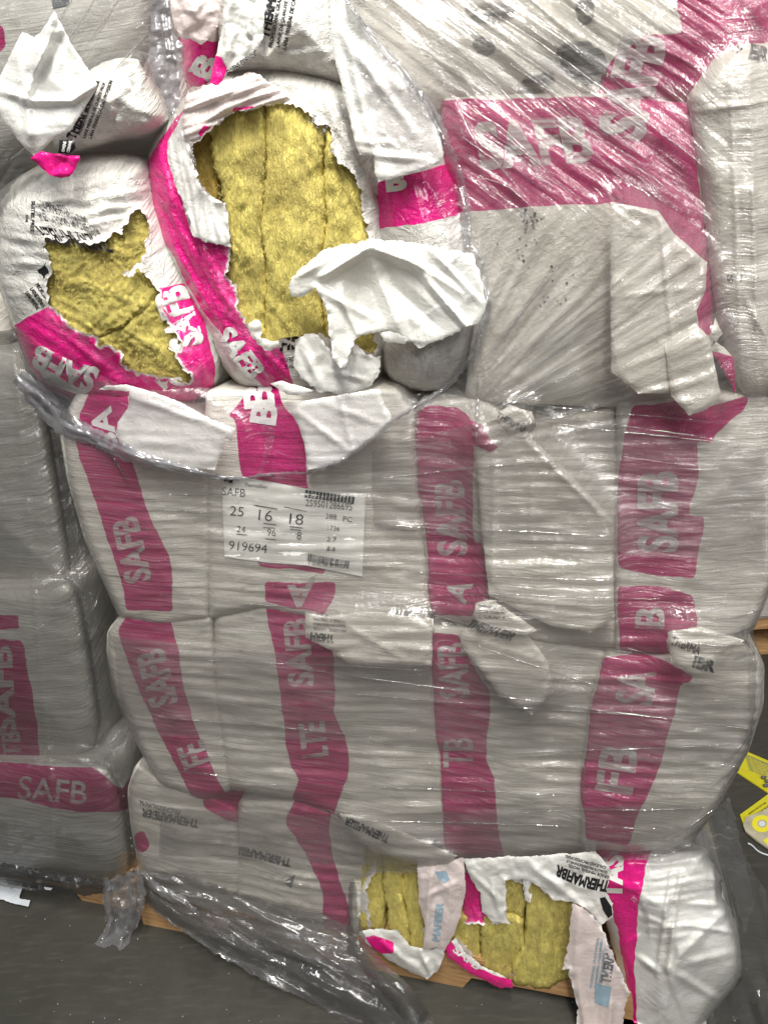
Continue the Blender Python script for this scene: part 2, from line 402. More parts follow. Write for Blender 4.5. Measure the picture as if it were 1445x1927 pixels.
def mat_streak(name, col, lo=.42, hi=.66, top=.85):
    m, nt, out = mat_new(name); g = N(nt); uv = g.n('UVMap').outputs[0]
    n = g.noise(g.map(uv, (1.6, 45, 1)), 3.5, 4, .65)
    b = g.n('BsdfPrincipled', {'Base Color': c4(*col), 'Roughness': .5, 'Specular IOR Level': .3}); t = g.n('BsdfTransparent')
    f = g.math('MULTIPLY', g.ramp(n, lo, hi), top)
    nt.links.new(g.n('MixShader', {0: f, 1: b.outputs[0], 2: t.outputs[0]}).outputs[0], out.inputs[0]); return m
M_BAG = mat_plastic('bag_plastic')
M_INK = mat_streak('label_ink', (.03, .03, .03), .5, .72, .9)
M_LOGO = mat_streak('logo_ink', (.10, .10, .10), .30, .60, .8)
M_BAGW = mat_plastic('wrapped_bag_plastic', white=(.81, .79, .725), pink=c4(.52, .012, .16), bumps=.8, rough=.42, shine=.3, wrapped=1.1)
M_FLAP = mat_plastic('flap_plastic', white=(.80, .80, .77), bumps=.42, rough=.20, shine=.7, crease=2.)
M_PINKT = mat_plastic('thin_pink_plastic', white=(.80, .70, .68), bumps=.42, rough=.22, crease=2.)
M_RIM2 = mat_film('torn_edge_film', clear=(.72, .72, .73), haze=.26, streak=.3, rough=.10, bump=.5, hazec=(.6, .6, .62), spec=.15)
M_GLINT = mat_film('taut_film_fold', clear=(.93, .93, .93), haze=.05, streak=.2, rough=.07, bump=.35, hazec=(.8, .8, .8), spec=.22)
M_FILM = mat_film('stretch_film', clear=(.765, .755, .75), haze=.12, streak=.45, bump=.75, hazec=(.58, .57, .555), spec=.06, rough=.15)
M_LAP = mat_film('overlap_film', clear=(.86, .855, .85), haze=.075, streak=.5, bump=.6, hazec=(.62, .61, .60), spec=.05, rough=.17)
M_DIM = mat_film('dimmed_film', clear=(.54, .54, .54), haze=.12, streak=.5, bump=.8, hazec=(.38, .38, .375), spec=.07, rough=.15)  # darker film tint: shade of the left stack and gap put into the colour
M_LOW = mat_film('sagging_film', clear=(.60, .59, .59), haze=.22, streak=.12, rough=.16, bump=.25, hazec=(.40, .395, .39), spec=.06)
M_THIN = mat_film('thin_stretch_film', clear=(.93, .92, .93), haze=.03, streak=.16, rough=.16, bump=.6, hazec=(.8, .8, .8), fine=1.2)
M_RIM = mat_film('gathered_film', clear=(.62, .62, .65), haze=.42, streak=.3, rough=.13, bump=.3, hazec=(.52, .52, .55), spec=.16)
M_SKIRT = mat_film('loose_film', clear=(.62, .62, .62), haze=.14, streak=.12, rough=.13, bump=.4, hazec=(.42, .42, .415), spec=.09)
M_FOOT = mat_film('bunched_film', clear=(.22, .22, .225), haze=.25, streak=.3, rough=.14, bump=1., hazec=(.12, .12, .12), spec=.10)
M_WA = mat_wool('wool_cut_end', grain=(1, 1), scale=75, dark=.6)
M_WB = mat_wool('wool_face', grain=(1, .3), scale=66, dark=.68, lay=.6)
M_WO = mat_wool('wool_scorched', grain=(1, .4), scale=60, orange=.75)
M_WHITE = mat_flat('white_print', (.72, .71, .68)); M_GREYW = mat_streak('white_print_wrapped', (.62, .58, .56), .38, .68, .85)
M_BLACK = mat_flat('black_print', (.012, .012, .014), rough=.35); M_FADE = mat_flat('worn_black_print', (.03, .03, .035), alpha=.56)
M_BLUE = mat_flat('pale_blue_print', (.30, .42, .50), var=.2)
M_GREY = mat_flat('grey_print', (.16, .17, .18), var=.3); M_DIRT = mat_flat('dirt', (.05, .045, .035), rough=.9, alpha=.60)
M_LABEL = mat_flat('label_paper', (.93, .93, .88), rough=.5, var=.03)
M_WOOD = mat_wood('pallet_wood'); M_FLOOR = mat_floor('concrete_floor')
M_PAPER = mat_flat('torn_paper', (.62, .66, .70), rough=.6, var=.06, bumpsc=40)
M_YEL = mat_flat('yellow_card', (.62, .56, .02), rough=.4, var=.15); M_YEL2 = mat_flat('yellow_ink', (.75, .68, .03), rough=.4)
M_METAL = mat_flat('grey_foam', (.10, .10, .11), rough=.3)
M_WALL = mat_flat('dark_wall', (.05, .05, .05), rough=.9, var=.3)

# ------------------------------------------------------------------ lettering
_fc = {}
def glyphs(s, bold):
    k = (s, bold)
    if k not in _fc:
        cu = bpy.data.curves.new('t', 'FONT'); cu.body = s; cu.size = 1; cu.offset = bold; cu.resolution_u = 3
        ob = bpy.data.objects.new('t', cu); me = ob.to_mesh()
        v = np.zeros(len(me.vertices) * 3); me.vertices.foreach_get('co', v); v = v.reshape(-1, 3)[:, :2].copy()
        cnt = {}
        for p in me.polygons:
            vs = list(p.vertices)
            for a, b in zip(vs, vs[1:] + vs[:1]): cnt[(min(a, b), max(a, b))] = cnt.get((min(a, b), max(a, b)), 0) + 1
        ed = [e for e, c in cnt.items() if c == 1]
        ob.to_mesh_clear(); bpy.data.objects.remove(ob); bpy.data.curves.remove(cu)
        _fc[k] = (v, ed)
    return _fc[k]
def text(s, cx, cy, h, ang, length, hf, mat, parent, bold=.03, shear=0., up=.0011, step=7, name='lettering', warp=None, mirror=False, clip=None):
    """h: cap height in drawing units, length: total run, ang: reading direction (0 = left to right, -90 = bottom to top)"""
    v, ed = glyphs(s, bold)
    w0, w1 = v[:, 0].min(), v[:, 0].max(); h0, h1 = v[:, 1].min(), v[:, 1].max()
    q = np.stack(((v[:, 0] - (w0 + w1) / 2) / (w1 - w0) * length, (v[:, 1] - (h0 + h1) / 2) / (h1 - h0) * h), 1)
    q[:, 0] += shear * q[:, 1]
    if mirror: q[:, 0] *= -1
    a = math.radians(ang); d = np.array((math.cos(a), math.sin(a))); u = np.array((math.sin(a), -math.cos(a)))
    p = np.array((cx, cy)) + q[:, :1] * d + q[:, 1:] * u
    if warp: p = np.array([warp(*k) for k in p])
    E_ = [p[list(e)] for e in ed]
    lo, hi = p.min(0), p.max(0)
    gx, gy = np.meshgrid(np.arange(lo[0], hi[0], step), np.arange(lo[1], hi[1], step)); gx = gx.ravel(); gy = gy.ravel()
    def ins(px, py):
        c = np.zeros(len(px), bool)
        for (x0, y0), (x1, y1) in E_:
            if y0 == y1: continue
            c ^= ((py > y0) != (py > y1)) & (px < (x1 - x0) * (py - y0) / (y1 - y0) + x0)
        return c
    k = ins(gx, gy) if len(gx) else np.zeros(0, bool)
    pts = [Vector(t) for t in p] + [Vector(t) for t in zip(gx[k], gy[k])]
    vv, e, f, _, _, _ = delaunay_2d_cdt(pts, list(ed), [], 0, 1e-5, False)
    vv = arr([tuple(t) for t in vv]); f = np.array([t[:3] for t in f], int); c = vv[f].mean(1)
    kk = ins(c[:, 0], c[:, 1])
    if clip is not None: kk &= inside(c[:, 0], c[:, 1], [arr(clip)])
    f = f[kk]
    if not len(f): return None
    V = P(vv[:, 0], vv[:, 1], hf(vv[:, 0], vv[:, 1]) + up)
    return mesh(name, V, orient(V, f), mat, parent)
def patch(poly, hf, mat, parent, up=.0011, step=6, jg=0, name='print', seed=3):
    L = jag(poly, jg, seed, 5); v, f = tri_region([L], step)
    V = P(v[:, 0], v[:, 1], hf(v[:, 0], v[:, 1]) + up)
    return mesh(name, V, orient(V, f), mat, parent)
def bars(x0, y0, x1, y1, h, n, hf, mat, parent, seed=1, up=.001, duty=.5, name='barcode', even=False):
    """barcode: n bars along (x0,y0)-(x1,y1), hanging down h; one mesh"""
    rng = random.Random(seed); dx, dy = (x1 - x0) / n, (y1 - y0) / n; V = []; Fc = []
    nx, ny = -(y1 - y0), (x1 - x0); L = math.hypot(nx, ny); nx /= L; ny /= L
    for i in range(n):
        w = duty if even else rng.choice((.25, .4, .6, .85)); hh = h * (1 if even else rng.uniform(.85, 1))
        for s in range(3):
            for k in (0, w):
                V.append((x0 + dx * (i + k) + nx * hh * s / 2, y0 + dy * (i + k) + ny * hh * s / 2))
        b = len(V) - 6; Fc += [(b, b + 1, b + 3, b + 2), (b + 2, b + 3, b + 5, b + 4)]
    V = arr(V); Q = P(V[:, 0], V[:, 1], hf(V[:, 0], V[:, 1]) + up)
    return mesh(name, Q, np.array(Fc), mat, parent)

# ------------------------------------------------------------------ bag builder
SURF = []      # (name, outline, hf) of everything the wrap lies on
def bag_hf(outl, base, bulge=.03, R=48, drop=.055, cr=.0022, crs=55, rd=0., seed=0, folds=(), lines=()):
    so = smooth(outl, 2); half = min(np.ptp(so[:, 0]), np.ptp(so[:, 1])) * .5
    def hf(x, y):
        s = sdf(x, y, so); t = np.clip(s / R, 0, 1)
        h = base - drop * (1 - np.sqrt(np.maximum(1 - (1 - t) ** 2, 0))) + bulge * ss(0, half, s)
        if cr: h = h + cr * cre(x, y, crs, seed) * (.35 + .65 * ss(-5, 30, s))
        if rd: h = h + rd * ridges(x, y)
        for (an, per, am, xx, yy, rr) in lines:
            a_ = math.radians(an); u = x * math.cos(a_) + y * math.sin(a_); v = -x * math.sin(a_) + y * math.cos(a_) + 8 * pn(u / 110, x * 0, seed + 60)
            h = h + am * (pn(u / 130, v / per, seed + 61) + .5 * pn(u / 60, v / per * 2.1, seed + 62)) * ss(rr, rr * .5, np.hypot(x - xx, y - yy)) * 1.6
        for (x0, y0, x1, y1, w, a) in folds:
            vx, vy = x1 - x0, y1 - y0; L = vx * vx + vy * vy
            t = np.clip(((x - x0) * vx + (y - y0) * vy) / L, 0, 1)
            dd = np.hypot(x - x0 - t * vx, y - y0 - t * vy); h = h + a * np.maximum(0, 1 - dd / w) * np.sin(math.pi * (.12 + .76 * t))
        return h
    return hf
def bag(name, label, outl, base, pinks=(), holes=(), sm=2, grow=0, cat='bag', group=None, mat=None, step=7, seed=0, back=.5, cur=True, jagamp=3.2, surf=True, edgejag=0, **kw):
    if grow:
        q = arr(outl); cc = q.mean(0); half = np.ptp(q, axis=0) / 2; outl = (q + (q - cc) / half * grow).tolist()
    if sm < 2: outl = resample(outl, 30).tolist()
    hf = bag_hf(outl, base, seed=seed, **kw); so = smooth(outl, 2)
    c = so.mean(0); bot = so[np.argmax(so[:, 1])]
    loc = P(np.array(c[0]), np.array(bot[1]), np.array(base - .1)); loc[2] = max(loc[2], .0)
    e = empty(name, loc, label, cat, group)
    hl = [jag(h, jagamp, seed + i * 5, 4) for i, h in enumerate(holes)]
    sheet('bag_film', [jag(so, edgejag, seed, 9)] + hl, hf, mat or M_BAG, e, step=step, pinks=pinks, torn=hl, back=back, seed=seed)
    if surf: SURF.append((name, so, hf))
    return e, hf
def flap(outl, hf, parent, pinks=(), mat=None, step=6, seed=0, jg=1.5, torn=None, name='torn_flap', thick=0, surf=False, **kw):
    L = jag(outl, jg, seed, 4)
    o = sheet(name, [L], hf, mat or M_FLAP, parent, step=min(step, 3.2) if not surf else step, pinks=pinks, torn=[jag(t, 0, 0, 4, False) for t in torn] if torn else (), seed=seed, thick=thick, **kw)
    if surf: SURF.append((name, arr(outl), hf))
    return o
def plane_hf(outl, base, R=20, drop=.0, cr=.004, crs=60, seed=0, folds=(), rd=0, tilt=None, bulge=0, lines=()):
    """height of a loose sheet; tilt=(x0,y0,x1,y1,h0,h1)"""
    f0_ = bag_hf(outl, base, bulge, min(R, 10), min(drop, .003), cr, crs, rd, seed, folds, lines)
    def hf(x, y):
        h = f0_(x, y)
        if tilt:
            x0, y0, x1, y1, a, b = tilt; L = (x1 - x0) ** 2 + (y1 - y0) ** 2
            t = np.clip(((x - x0) * (x1 - x0) + (y - y0) * (y1 - y0)) / L, 0, 1); h = h + a + (b - a) * t
        return h
    return hf
def wool(outl, hfun, mat, parent, seed=0, step=5, thick=.35, edge=.007, ew=7, fib=(9, 34), amp=.004, jg=2.5, name='wool_batt', swirl=0):
    so = arr(outl)
    def hf(x, y):
        s = sdf(x, y, so); h = hfun(x, y) - edge * (1 - ss(-1, ew + 5 * pn(x / 20, y / 20, seed + 30), s))
        wx = x + swirl * pn(x / 50, y / 50, seed + 9); wy = y + swirl * pn(x / 50, y / 50, seed + 10)
        h = h + amp * (pn(wx / fib[0], wy / fib[1], seed) * .8 + pn(wx / fib[0] * 2.1, wy / fib[1] * 2.1, seed + 1) * .5 + 1.1 * pn(wx / 45, wy / 60, seed + 2))
        if swirl: h = h - amp * 1.4 * (1 - np.clip(np.abs(pn(wx / 30, wy / 22, seed + 4)) * 4, 0, 1))
        return h
    return sheet(name, [jag(so, jg, seed, 5)], hf, mat, parent, step=step, back=thick, seed=seed, floor=None)

def fibres(parent, polys, hf, n, seed, mat, ang=None, L=9):
    """loose strands teased out of the wool: one mesh of thin curved slivers"""
    rng = np.random.RandomState(seed); P_ = [arr(p) for p in polys]; lo = np.min([p.min(0) for p in P_], 0); hi = np.max([p.max(0) for p in P_], 0)
    x = rng.uniform(lo[0], hi[0], n * 3); y = rng.uniform(lo[1], hi[1], n * 3); k = inside(x, y, P_[:1]); x, y = x[k][:n], y[k][:n]; n = len(x)
    a = rng.uniform(0, 6.28, n) if ang is None else rng.normal(math.radians(ang), .5, n)
    l = rng.uniform(.4, 1.3, n) * L; cv_ = rng.uniform(-1.2, 1.2, n); w = rng.uniform(.25, .55, n); V = []; h0 = hf(x, y)
    lift = rng.uniform(.0004, .0022, n); K = 4; rows = []
    for j in range(K):
        t = j / (K - 1.) - .5; aa = a + cv_ * t; px = x + l * t * np.cos(aa); py = y + l * t * np.sin(aa); ww = w * (1 - (2 * t) ** 2 * .7)
        hh = h0 + .0018 + lift * (1 - (2 * t) ** 2)
        for sgn in (-1, 1): rows.append(P(px - sgn * ww * np.sin(aa), py + sgn * ww * np.cos(aa), hh))
    V = np.stack(rows, 1).reshape(-1, 3); b = np.arange(n)[:, None] * (2 * K)
    f = np.concatenate([b + np.array([[2 * j, 2 * j + 1, 2 * j + 3, 2 * j + 2]]) for j in range(K - 1)])
    o = mesh('loose_fibres', V, f, mat, parent); o['kind'] = 'stuff'; return o
M_FIB = mat_flat('wool_fibre', (.62, .52, .18), rough=.9, spec=.0, var=.4)
# ================================================================== SETTING
fl = mesh('floor', [(-8, -3, 0), (8, -3, 0), (8, 8, 0), (-8, 8, 0)], [(0, 1, 2, 3)], M_FLOOR, smooth_=False, uv=arr([(-8, -3), (8, -3), (8, 8), (-8, 8)])); tag(fl, kind='structure')
wl = mesh('wall', [(-8, 5, -.01), (8, 5, -.01), (8, 5, 6), (-8, 5, 6)], [(0, 1, 2, 3)], M_WALL, smooth_=False, uv=arr([(-8, 0), (8, 0), (8, 6), (-8, 6)])); tag(wl, kind='structure')

def box(name, o, ax, ay, az, sx, sy, sz, mat, parent=None, bev=.003):
    """box from corner o along the unit axes"""
    bm = bmesh.new(); o, ax, ay, az = map(Vector, (o, ax, ay, az))
    bmesh.ops.create_cube(bm, size=1)
    for v in bm.verts: v.co = o + ax * (v.co.x + .5) * sx + ay * (v.co.y + .5) * sy + az * (v.co.z + .5) * sz
    if bev: bmesh.ops.bevel(bm, geom=bm.edges[:], offset=bev, segments=2, affect='EDGES')
    bmesh.ops.recalc_face_normals(bm, faces=bm.faces)
    me = bpy.data.meshes.new(name); bm.to_mesh(me); bm.free()
    uvl = me.uv_layers.new(name='UVMap')
    for l in me.loops:
        c = me.vertices[l.vertex_index].co - o; uvl.data[l.index].uv = (c.dot(ax) + o.x, c.dot(az) + c.dot(ay) * .7)
    return link(name, me, mat, parent)
Uv, Nv, Zv = tuple(UD), tuple(NN), (0, 0, 1)
def onplane(s, z, d): return tuple(Q0 + UD * s + NN * d + np.array((0, 0, z)))
def sz(x, y, d=0):
    p = P(np.array(float(x)), np.array(float(y)), d); return float((p - Q0) @ UD), float(p[2])

# ------------------------------------------------------------------ pallets
def pallet(label, s0, s1, d, boards):
    e = empty('wooden_pallet', onplane((s0 + s1) / 2, 0, d - .3), label, 'pallet')
    back = tuple(-NN)
    # notched stringer facing us
    nx = [s0, s0 + .15, s0 + .17, s0 + .36, s0 + .38, s1 - .45, s1 - .43, s1 - .20, s1 - .18, s1]
    zz = [0, 0, .038, .038, 0, 0, .038, .038, 0, 0]
    for k, off in enumerate((0, -.45, -.9)):
        V = []; n = len(nx)
        for dd in (0, -.038):
            for a, b in zip(nx, zz): V.append(onplane(a, b + .0005, d + off + dd))
            for a in reversed(nx): V.append(onplane(a, .09, d + off + dd))
        m = 2 * n; F_ = [list(range(m))[::-1], list(range(m, 2 * m))] + [[i, (i + 1) % m, m + (i + 1) % m, m + i] for i in range(m)]
        mesh('stringer', V, F_, M_WOOD, e, smooth_=False)
    for k in range(boards):
        a = s0 + .001 + (s1 - s0 - .092) * k / (boards - 1)
        box('deck_board', onplane(a, .0915, d + .004), Uv, back, Zv, .09, .95, .018, M_WOOD, e)
    return e
a0 = sz(272, 1745)[0]; a1 = sz(1280, 1900)[0]
pallet('wooden pallet under the big torn stack, notched edge bare below the open bags', a0, a1, .0, 11)
b1 = sz(258, 1740)[0]
pallet('wooden pallet under the neighbouring stack at the left edge', b1 - 1.0, b1, -.03, 11)

# ------------------------------------------------------------------ wrapped bags of the big stack
GRP = 'bags wrapped on the big pallet'
RDG = .0019
def wb(label, outl, base, pinks=(), seed=0, **kw):
    kw.setdefault('rd', RDG); kw.setdefault('cr', .0012); kw.setdefault('bulge', .010); kw.setdefault('R', 16); kw.setdefault('drop', .022); kw.setdefault('sm', 1); kw.setdefault('grow', 7)
    return bag('insulation_bag', label, outl, base, pinks, group=GRP, mat=M_BAGW, seed=seed, step=4.6, **kw)
LT = dict(mat=M_GREYW)
# layer 3
eJ, hJ = wb('wrapped bag with a tall SAFB stripe at the left end of the third row', [(150, 745), (300, 745), (385, 800), (392, 1000), (388, 1160), (300, 1170), (228, 1158), (193, 1082), (164, 1016), (133, 906), (117, 810)], .02,
    [[(150, 783), (143, 830), (173, 929), (206, 1026), (233, 1105), (239, 1150), (326, 1150), (322, 1129), (328, 1092), (319, 1049), (292, 989), (272, 946), (256, 886), (243, 856), (219, 803), (244, 766), (243, 733), (173, 733)]], 31)
text('SAFB', 248, 1035, 52, -103, 124, hJ, parent=eJ, bold=.035, **LT)
text('SA', 196, 806, 42, -100, 80, hJ, M_WHITE, eJ, bold=.035)
eK, hK = wb('wrapped bag behind the shipping label in the third row', [(395, 740), (745, 735), (775, 780), (782, 900), (800, 1080), (806, 1150), (640, 1170), (495, 1140), (400, 1160), (392, 1000)], .02,
    [[(493, 700), (443, 770), (430, 783), (440, 789), (454, 882), (459, 898), (475, 980), (490, 1065), (612, 1080), (600, 1000), (576, 909), (576, 882), (572, 828), (562, 793), (535, 766), (520, 725)],
     [(500, 1095), (632, 1095), (628, 1122), (609, 1160), (580, 1148), (496, 1134)]], 32)
text('B', 487, 745, 58, -95, 46, hK, M_WHITE, eK, bold=.04); text('B', 497, 778, 50, -82, 40, hK, M_WHITE, eK, bold=.04)
text('A', 566, 1117, 46, 160, 62, hK, parent=eK, bold=.05, shear=.5, **LT)
eL, hL = wb('wrapped bag with a wide SAFB stripe just right of the label in the third row', [(790, 760), (900, 750), (985, 800), (1150, 770), (1160, 900), (1158, 1210), (1040, 1210), (900, 1175), (812, 1150), (800, 1000), (784, 880)], .02,
    [[(783, 775), (785, 894), (799, 995), (806, 1080), (812, 1160), (903, 1160), (921, 1122), (921, 1088), (909, 1022), (893, 1022), (888, 917), (892, 836), (884, 785), (860, 764), (810, 762)]], 33)
text('SAFB', 848, 975, 58, -93, 142, hL, parent=eL, bold=.035, **LT)
text('A', 862, 1112, 44, -70, 44, hL, parent=eL, bold=.03, **LT)
eM, hM = wb('wrapped bag with big SAFB stripe at the right end of the third row', [(1165, 760), (1285, 752), (1445, 740), (1478, 900), (1455, 1080), (1427, 1150), (1408, 1188), (1340, 1205), (1240, 1225), (1160, 1215), (1158, 1080), (1162, 900)], .03,
    [[(1190, 764), (1283, 756), (1294, 779), (1400, 742), (1412, 752), (1400, 775), (1345, 815), (1338, 832), (1310, 832), (1314, 889), (1296, 966), (1324, 974), (1306, 1090), (1162, 1072), (1162, 900), (1177, 818)],
     [(1162, 1103), (1255, 1105), (1306, 1119), (1314, 1178), (1251, 1200), (1255, 1240), (1163, 1225)]], 34)
text('SAFB', 1237, 963, 78, -90, 152, hM, parent=eM, bold=.035, **LT); text('B', 1222, 1162, 56, -88, 42, hM, parent=eM, bold=.03, **LT)
# layer 2
eN, hN = wb('wrapped bag with narrow SAFB stripe at the left end of the second row', [(236, 1158), (300, 1170), (395, 1160), (405, 1300), (430, 1480), (380, 1500), (300, 1470), (262, 1400), (225, 1310), (207, 1235), (208, 1190)], .012,
    [[(222, 1185), (235, 1160), (318, 1150), (330, 1200), (345, 1300), (380, 1400), (428, 1500), (420, 1545), (370, 1510), (318, 1420), (277, 1330), (240, 1250)]], 35)
text('SAFB', 296, 1276, 56, -106, 108, hN, parent=eN, bold=.035, **LT); text('FE', 365, 1420, 54, -112, 44, hN, parent=eN, bold=.035, **LT)
eO, hO = wb('wrapped bag with a straight stripe below the shipping label in the second row', [(410, 1165), (500, 1144), (640, 1150), (806, 1165), (812, 1300), (830, 1440), (836, 1590), (700, 1560), (560, 1500), (435, 1480), (408, 1320)], .012,
    [[(496, 1130), (580, 1150), (631, 1239), (631, 1343), (652, 1386), (656, 1440), (654, 1471), (633, 1485), (572, 1480), (547, 1448), (528, 1312), (512, 1200)], [(540, 1549), (560, 1465), (650, 1465), (633, 1529), (618, 1564), (628, 1619), (575, 1607)]], 36)
text('SAFB', 562, 1228, 50, -95, 128, hO, parent=eO, bold=.035, **LT); text('LTE', 590, 1392, 50, -97, 66, hO, parent=eO, bold=.035, **LT)
eP, hP = wb('wrapped bag with half hidden SAFB stripe, third from the left in the second row', [(815, 1180), (900, 1185), (1060, 1212), (1138, 1230), (1115, 1315), (1099, 1447), (1092, 1590), (960, 1610), (838, 1600), (820, 1400)], .014,
    [[(806, 1188), (861, 1195), (892, 1258), (923, 1301), (914, 1432), (933, 1463), (936, 1541), (950, 1620), (838, 1625), (834, 1560), (830, 1440), (817, 1386), (815, 1301)]], 37)
text('SAFB', 853, 1262, 58, -93, 104, hP, parent=eP, bold=.035, **LT); text('TB', 862, 1416, 56, -90, 56, hP, parent=eP, bold=.02, **LT)
eQ, hQ = wb('wrapped bag with a wide slanting stripe at the lower right corner of the stack', [(1140, 1235), (1260, 1235), (1340, 1212), (1404, 1213), (1432, 1255), (1430, 1330), (1416, 1373), (1404, 1412), (1382, 1452), (1350, 1510), (1313, 1560), (1270, 1588), (1190, 1596), (1096, 1585), (1099, 1447), (1115, 1315)], .03,
    [[(1134, 1240), (1200, 1225), (1306, 1271), (1298, 1287), (1283, 1287), (1264, 1350), (1239, 1456), (1194, 1550), (1181, 1591), (1100, 1580), (1092, 1463), (1115, 1315)]], 38)
text('SA', 1196, 1292, 74, -84, 66, hQ, parent=eQ, bold=.03, **LT); text('FB', 1160, 1447, 72, -82, 90, hQ, parent=eQ, bold=.035, **LT)
# layer 1
eR, hR = wb('crumpled wrapped bag at the bottom left, printed upside down', [(262, 1440), (300, 1462), (400, 1500), (440, 1520), (450, 1640), (430, 1790), (350, 1740), (272, 1660), (253, 1560), (246, 1490)], -.005,
    [[(254, 1570), (270, 1563), (287, 1590), (272, 1608), (256, 1600)], [(380, 1500), (452, 1495), (462, 1548), (430, 1545), (385, 1520)]], 39)
text('THERMAFIBER', 320, 1540, 16, 192, 110, hR, M_FADE, eR, bold=.05)
text('PROFESSIONAL', 300, 1520, 9, 194, 80, hR, M_FADE, eR)
eS, hS = wb('wrapped bag with crooked stripe in the bottom row, left of the open bags', [(455, 1510), (560, 1510), (680, 1545), (690, 1640), (670, 1760), (640, 1840), (520, 1830), (440, 1790), (452, 1640)], -.005,
    [[(535, 1549), (572, 1471), (629, 1529), (618, 1564), (628, 1619), (648, 1681), (668, 1770), (650, 1840), (605, 1840), (611, 1770), (609, 1684), (578, 1607)]], 40)
text('THERMAFIBER', 490, 1610, 17, 194, 120, hS, M_FADE, eS, bold=.06); patch([(533, 1660), (556, 1645), (548, 1672)], hS, M_GREY, eS)

# layer 4 and up, behind film on the right
eD, hD = wb('white wrapped bag with a horizontal SAFB band right of the torn bags', [(835, 185), (1000, 172), (1130, 172), (1200, 185), (1300, 200), (1335, 330), (1340, 560), (1330, 740), (1200, 762), (1000, 752), (880, 745), (895, 590), (850, 400)], .03,
    [[(800, 188), (1125, 182), (1310, 190), (1315, 314), (1322, 410), (1338, 480), (1349, 564), (1358, 627), (1310, 640), (1240, 400), (1150, 392), (1148, 382), (1091, 383), (800, 408)]], 41, R=55)
text('SAFB', 1003, 268, 92, -4, 214, hD, parent=eD, bold=.04, shear=-.15, **LT)
for i, (x, y, a, b) in enumerate([(985, 470, 52, 16), (1040, 512, 40, 24), (1035, 565, 24, 12), (1000, 408, 24, 10)]):
    rg = random.Random(i)
    for k in range(9):
        px, py = x + rg.gauss(0, a * .5), y + rg.gauss(0, b * .6); w = rg.uniform(1.2, 3.5)
        patch([(px - w, py - w * .6), (px + w * .4, py - w), (px + w, py + w * .5), (px - w * .3, py + w)], hD, M_DIRT, eD, jg=.4, seed=k, name='dirt_speck')
for k, (x, y) in enumerate([(987, 405), (1004, 412), (990, 425)]): text('N2 58', x, y, 5, -80, 26, hD, M_FADE, eD)
eE, hE = wb('tall white bag standing at the right edge, SAFB band folded beside it', [(1345, 110), (1376, 88), (1480, 80), (1500, 300), (1500, 740), (1400, 745), (1384, 700), (1345, 560), (1318, 330), (1296, 186)], .045, [], 42, rd=.0003, cr=.0035, crs=70, R=40, drop=.03, folds=[(1372, 110, 1395, 740, 6, .003), (1410, 130, 1425, 740, 6, .003), (1330, 640, 1400, 735, 10, .004), (1400, 560, 1445, 640, 9, .004), (1300, 210, 1450, 190, 8, .003)])
text('S', 1373, 524, 12, -90, 16, hE, M_GREY, eE, bold=.04); text('GINA', 1394, 522, 5, -90, 15, hE, M_GREY, eE)
text('ER', 1428, 100, 30, 12, 40, hE, M_FADE, eE, bold=.06); text('W', 1385, 92, 14, 30, 22, hE, M_FADE, eE, bold=.06)
eI, hI = wb('pink and white wrapped bag in the top row, dark logo blurred under the film', [(640, -60), (1500, -60), (1500, 130), (1340, 190), (1130, 200), (860, 200), (720, 195), (650, 60)], .02,
    [[(1255, -60), (1500, -60), (1500, 88), (1397, 84), (1376, 92), (1334, 126), (1296, 200), (1120, 200), (1129, 142), (1158, 105), (1217, 67), (1284, 63)]], 43, R=40)
text('SAFB', 1190, 160, 92, -76, 200, lambda x, y: np.maximum(hI(x, y), hD(x, y)), parent=eI, bold=.05, up=.002, **LT)
for k, p in enumerate([[(872, 5), (930, 0), (975, 18), (960, 42), (900, 48), (878, 30)], [(888, 72), (915, 66), (934, 84), (930, 103), (905, 106), (890, 92)], [(1045, 85), (1100, 70), (1135, 95), (1150, 140), (1120, 165), (1075, 150), (1050, 120)], [(985, 145), (1040, 130), (1045, 160), (1000, 185), (965, 175)], [(1080, 0), (1120, -5), (1118, 40), (1088, 52)]]):
    patch(smooth(p, 2).tolist(), hI, M_LOGO, eI, jg=2, seed=k, name='logo')
text('95', 908, 88, 12, 5, 20, hI, M_GREYW, eI, up=.002, bold=.03)

# ------------------------------------------------------------------ open bags
OG = 'torn open bags on the big pallet'
# A
HA = [(88, 450), (110, 453), (140, 456), (170, 458), (199, 456), (213, 438), (233, 443), (233, 421), (262, 393), (276, 405), (279, 430), (276, 466), (266, 492), (250, 503), (233, 516), (242, 521), (262, 502), (282, 526), (302, 549), (301, 583), (319, 616), (339, 646), (339, 662), (317, 654), (336, 682), (360, 712), (342, 722), (309, 710), (279, 702), (259, 705), (236, 692), (226, 662), (206, 649), (186, 651), (184, 632), (156, 626), (133, 609), (113, 586), (96, 573), (86, 539), (96, 519), (95, 493), (87, 476)]
OA = [(-15, 400), (-15, 370), (25, 338), (66, 315), (100, 297), (190, 284), (250, 288), (285, 305), (300, 380), (345, 500), (372, 560), (398, 602), (414, 650), (420, 690), (406, 732), (375, 753), (335, 762), (290, 770), (200, 772), (120, 745), (70, 715), (45, 675), (28, 620), (5, 560), (-15, 500)]
fA = [(60, 330, 270, 330, 14, .003), (40, 350, 262, 345, 10, .003), (30, 380, 272, 362, 12, .004), (100, 372, 240, 395, 9, .003), (5, 480, 90, 500, 16, .005), (0, 440, 90, 462, 12, .004), (20, 540, 85, 560, 18, .004), (60, 700, 230, 752, 16, .004), (110, 620, 240, 720, 10, .004), (150, 600, 250, 690, 9, .004), (330, 560, 400, 720, 10, .004)]
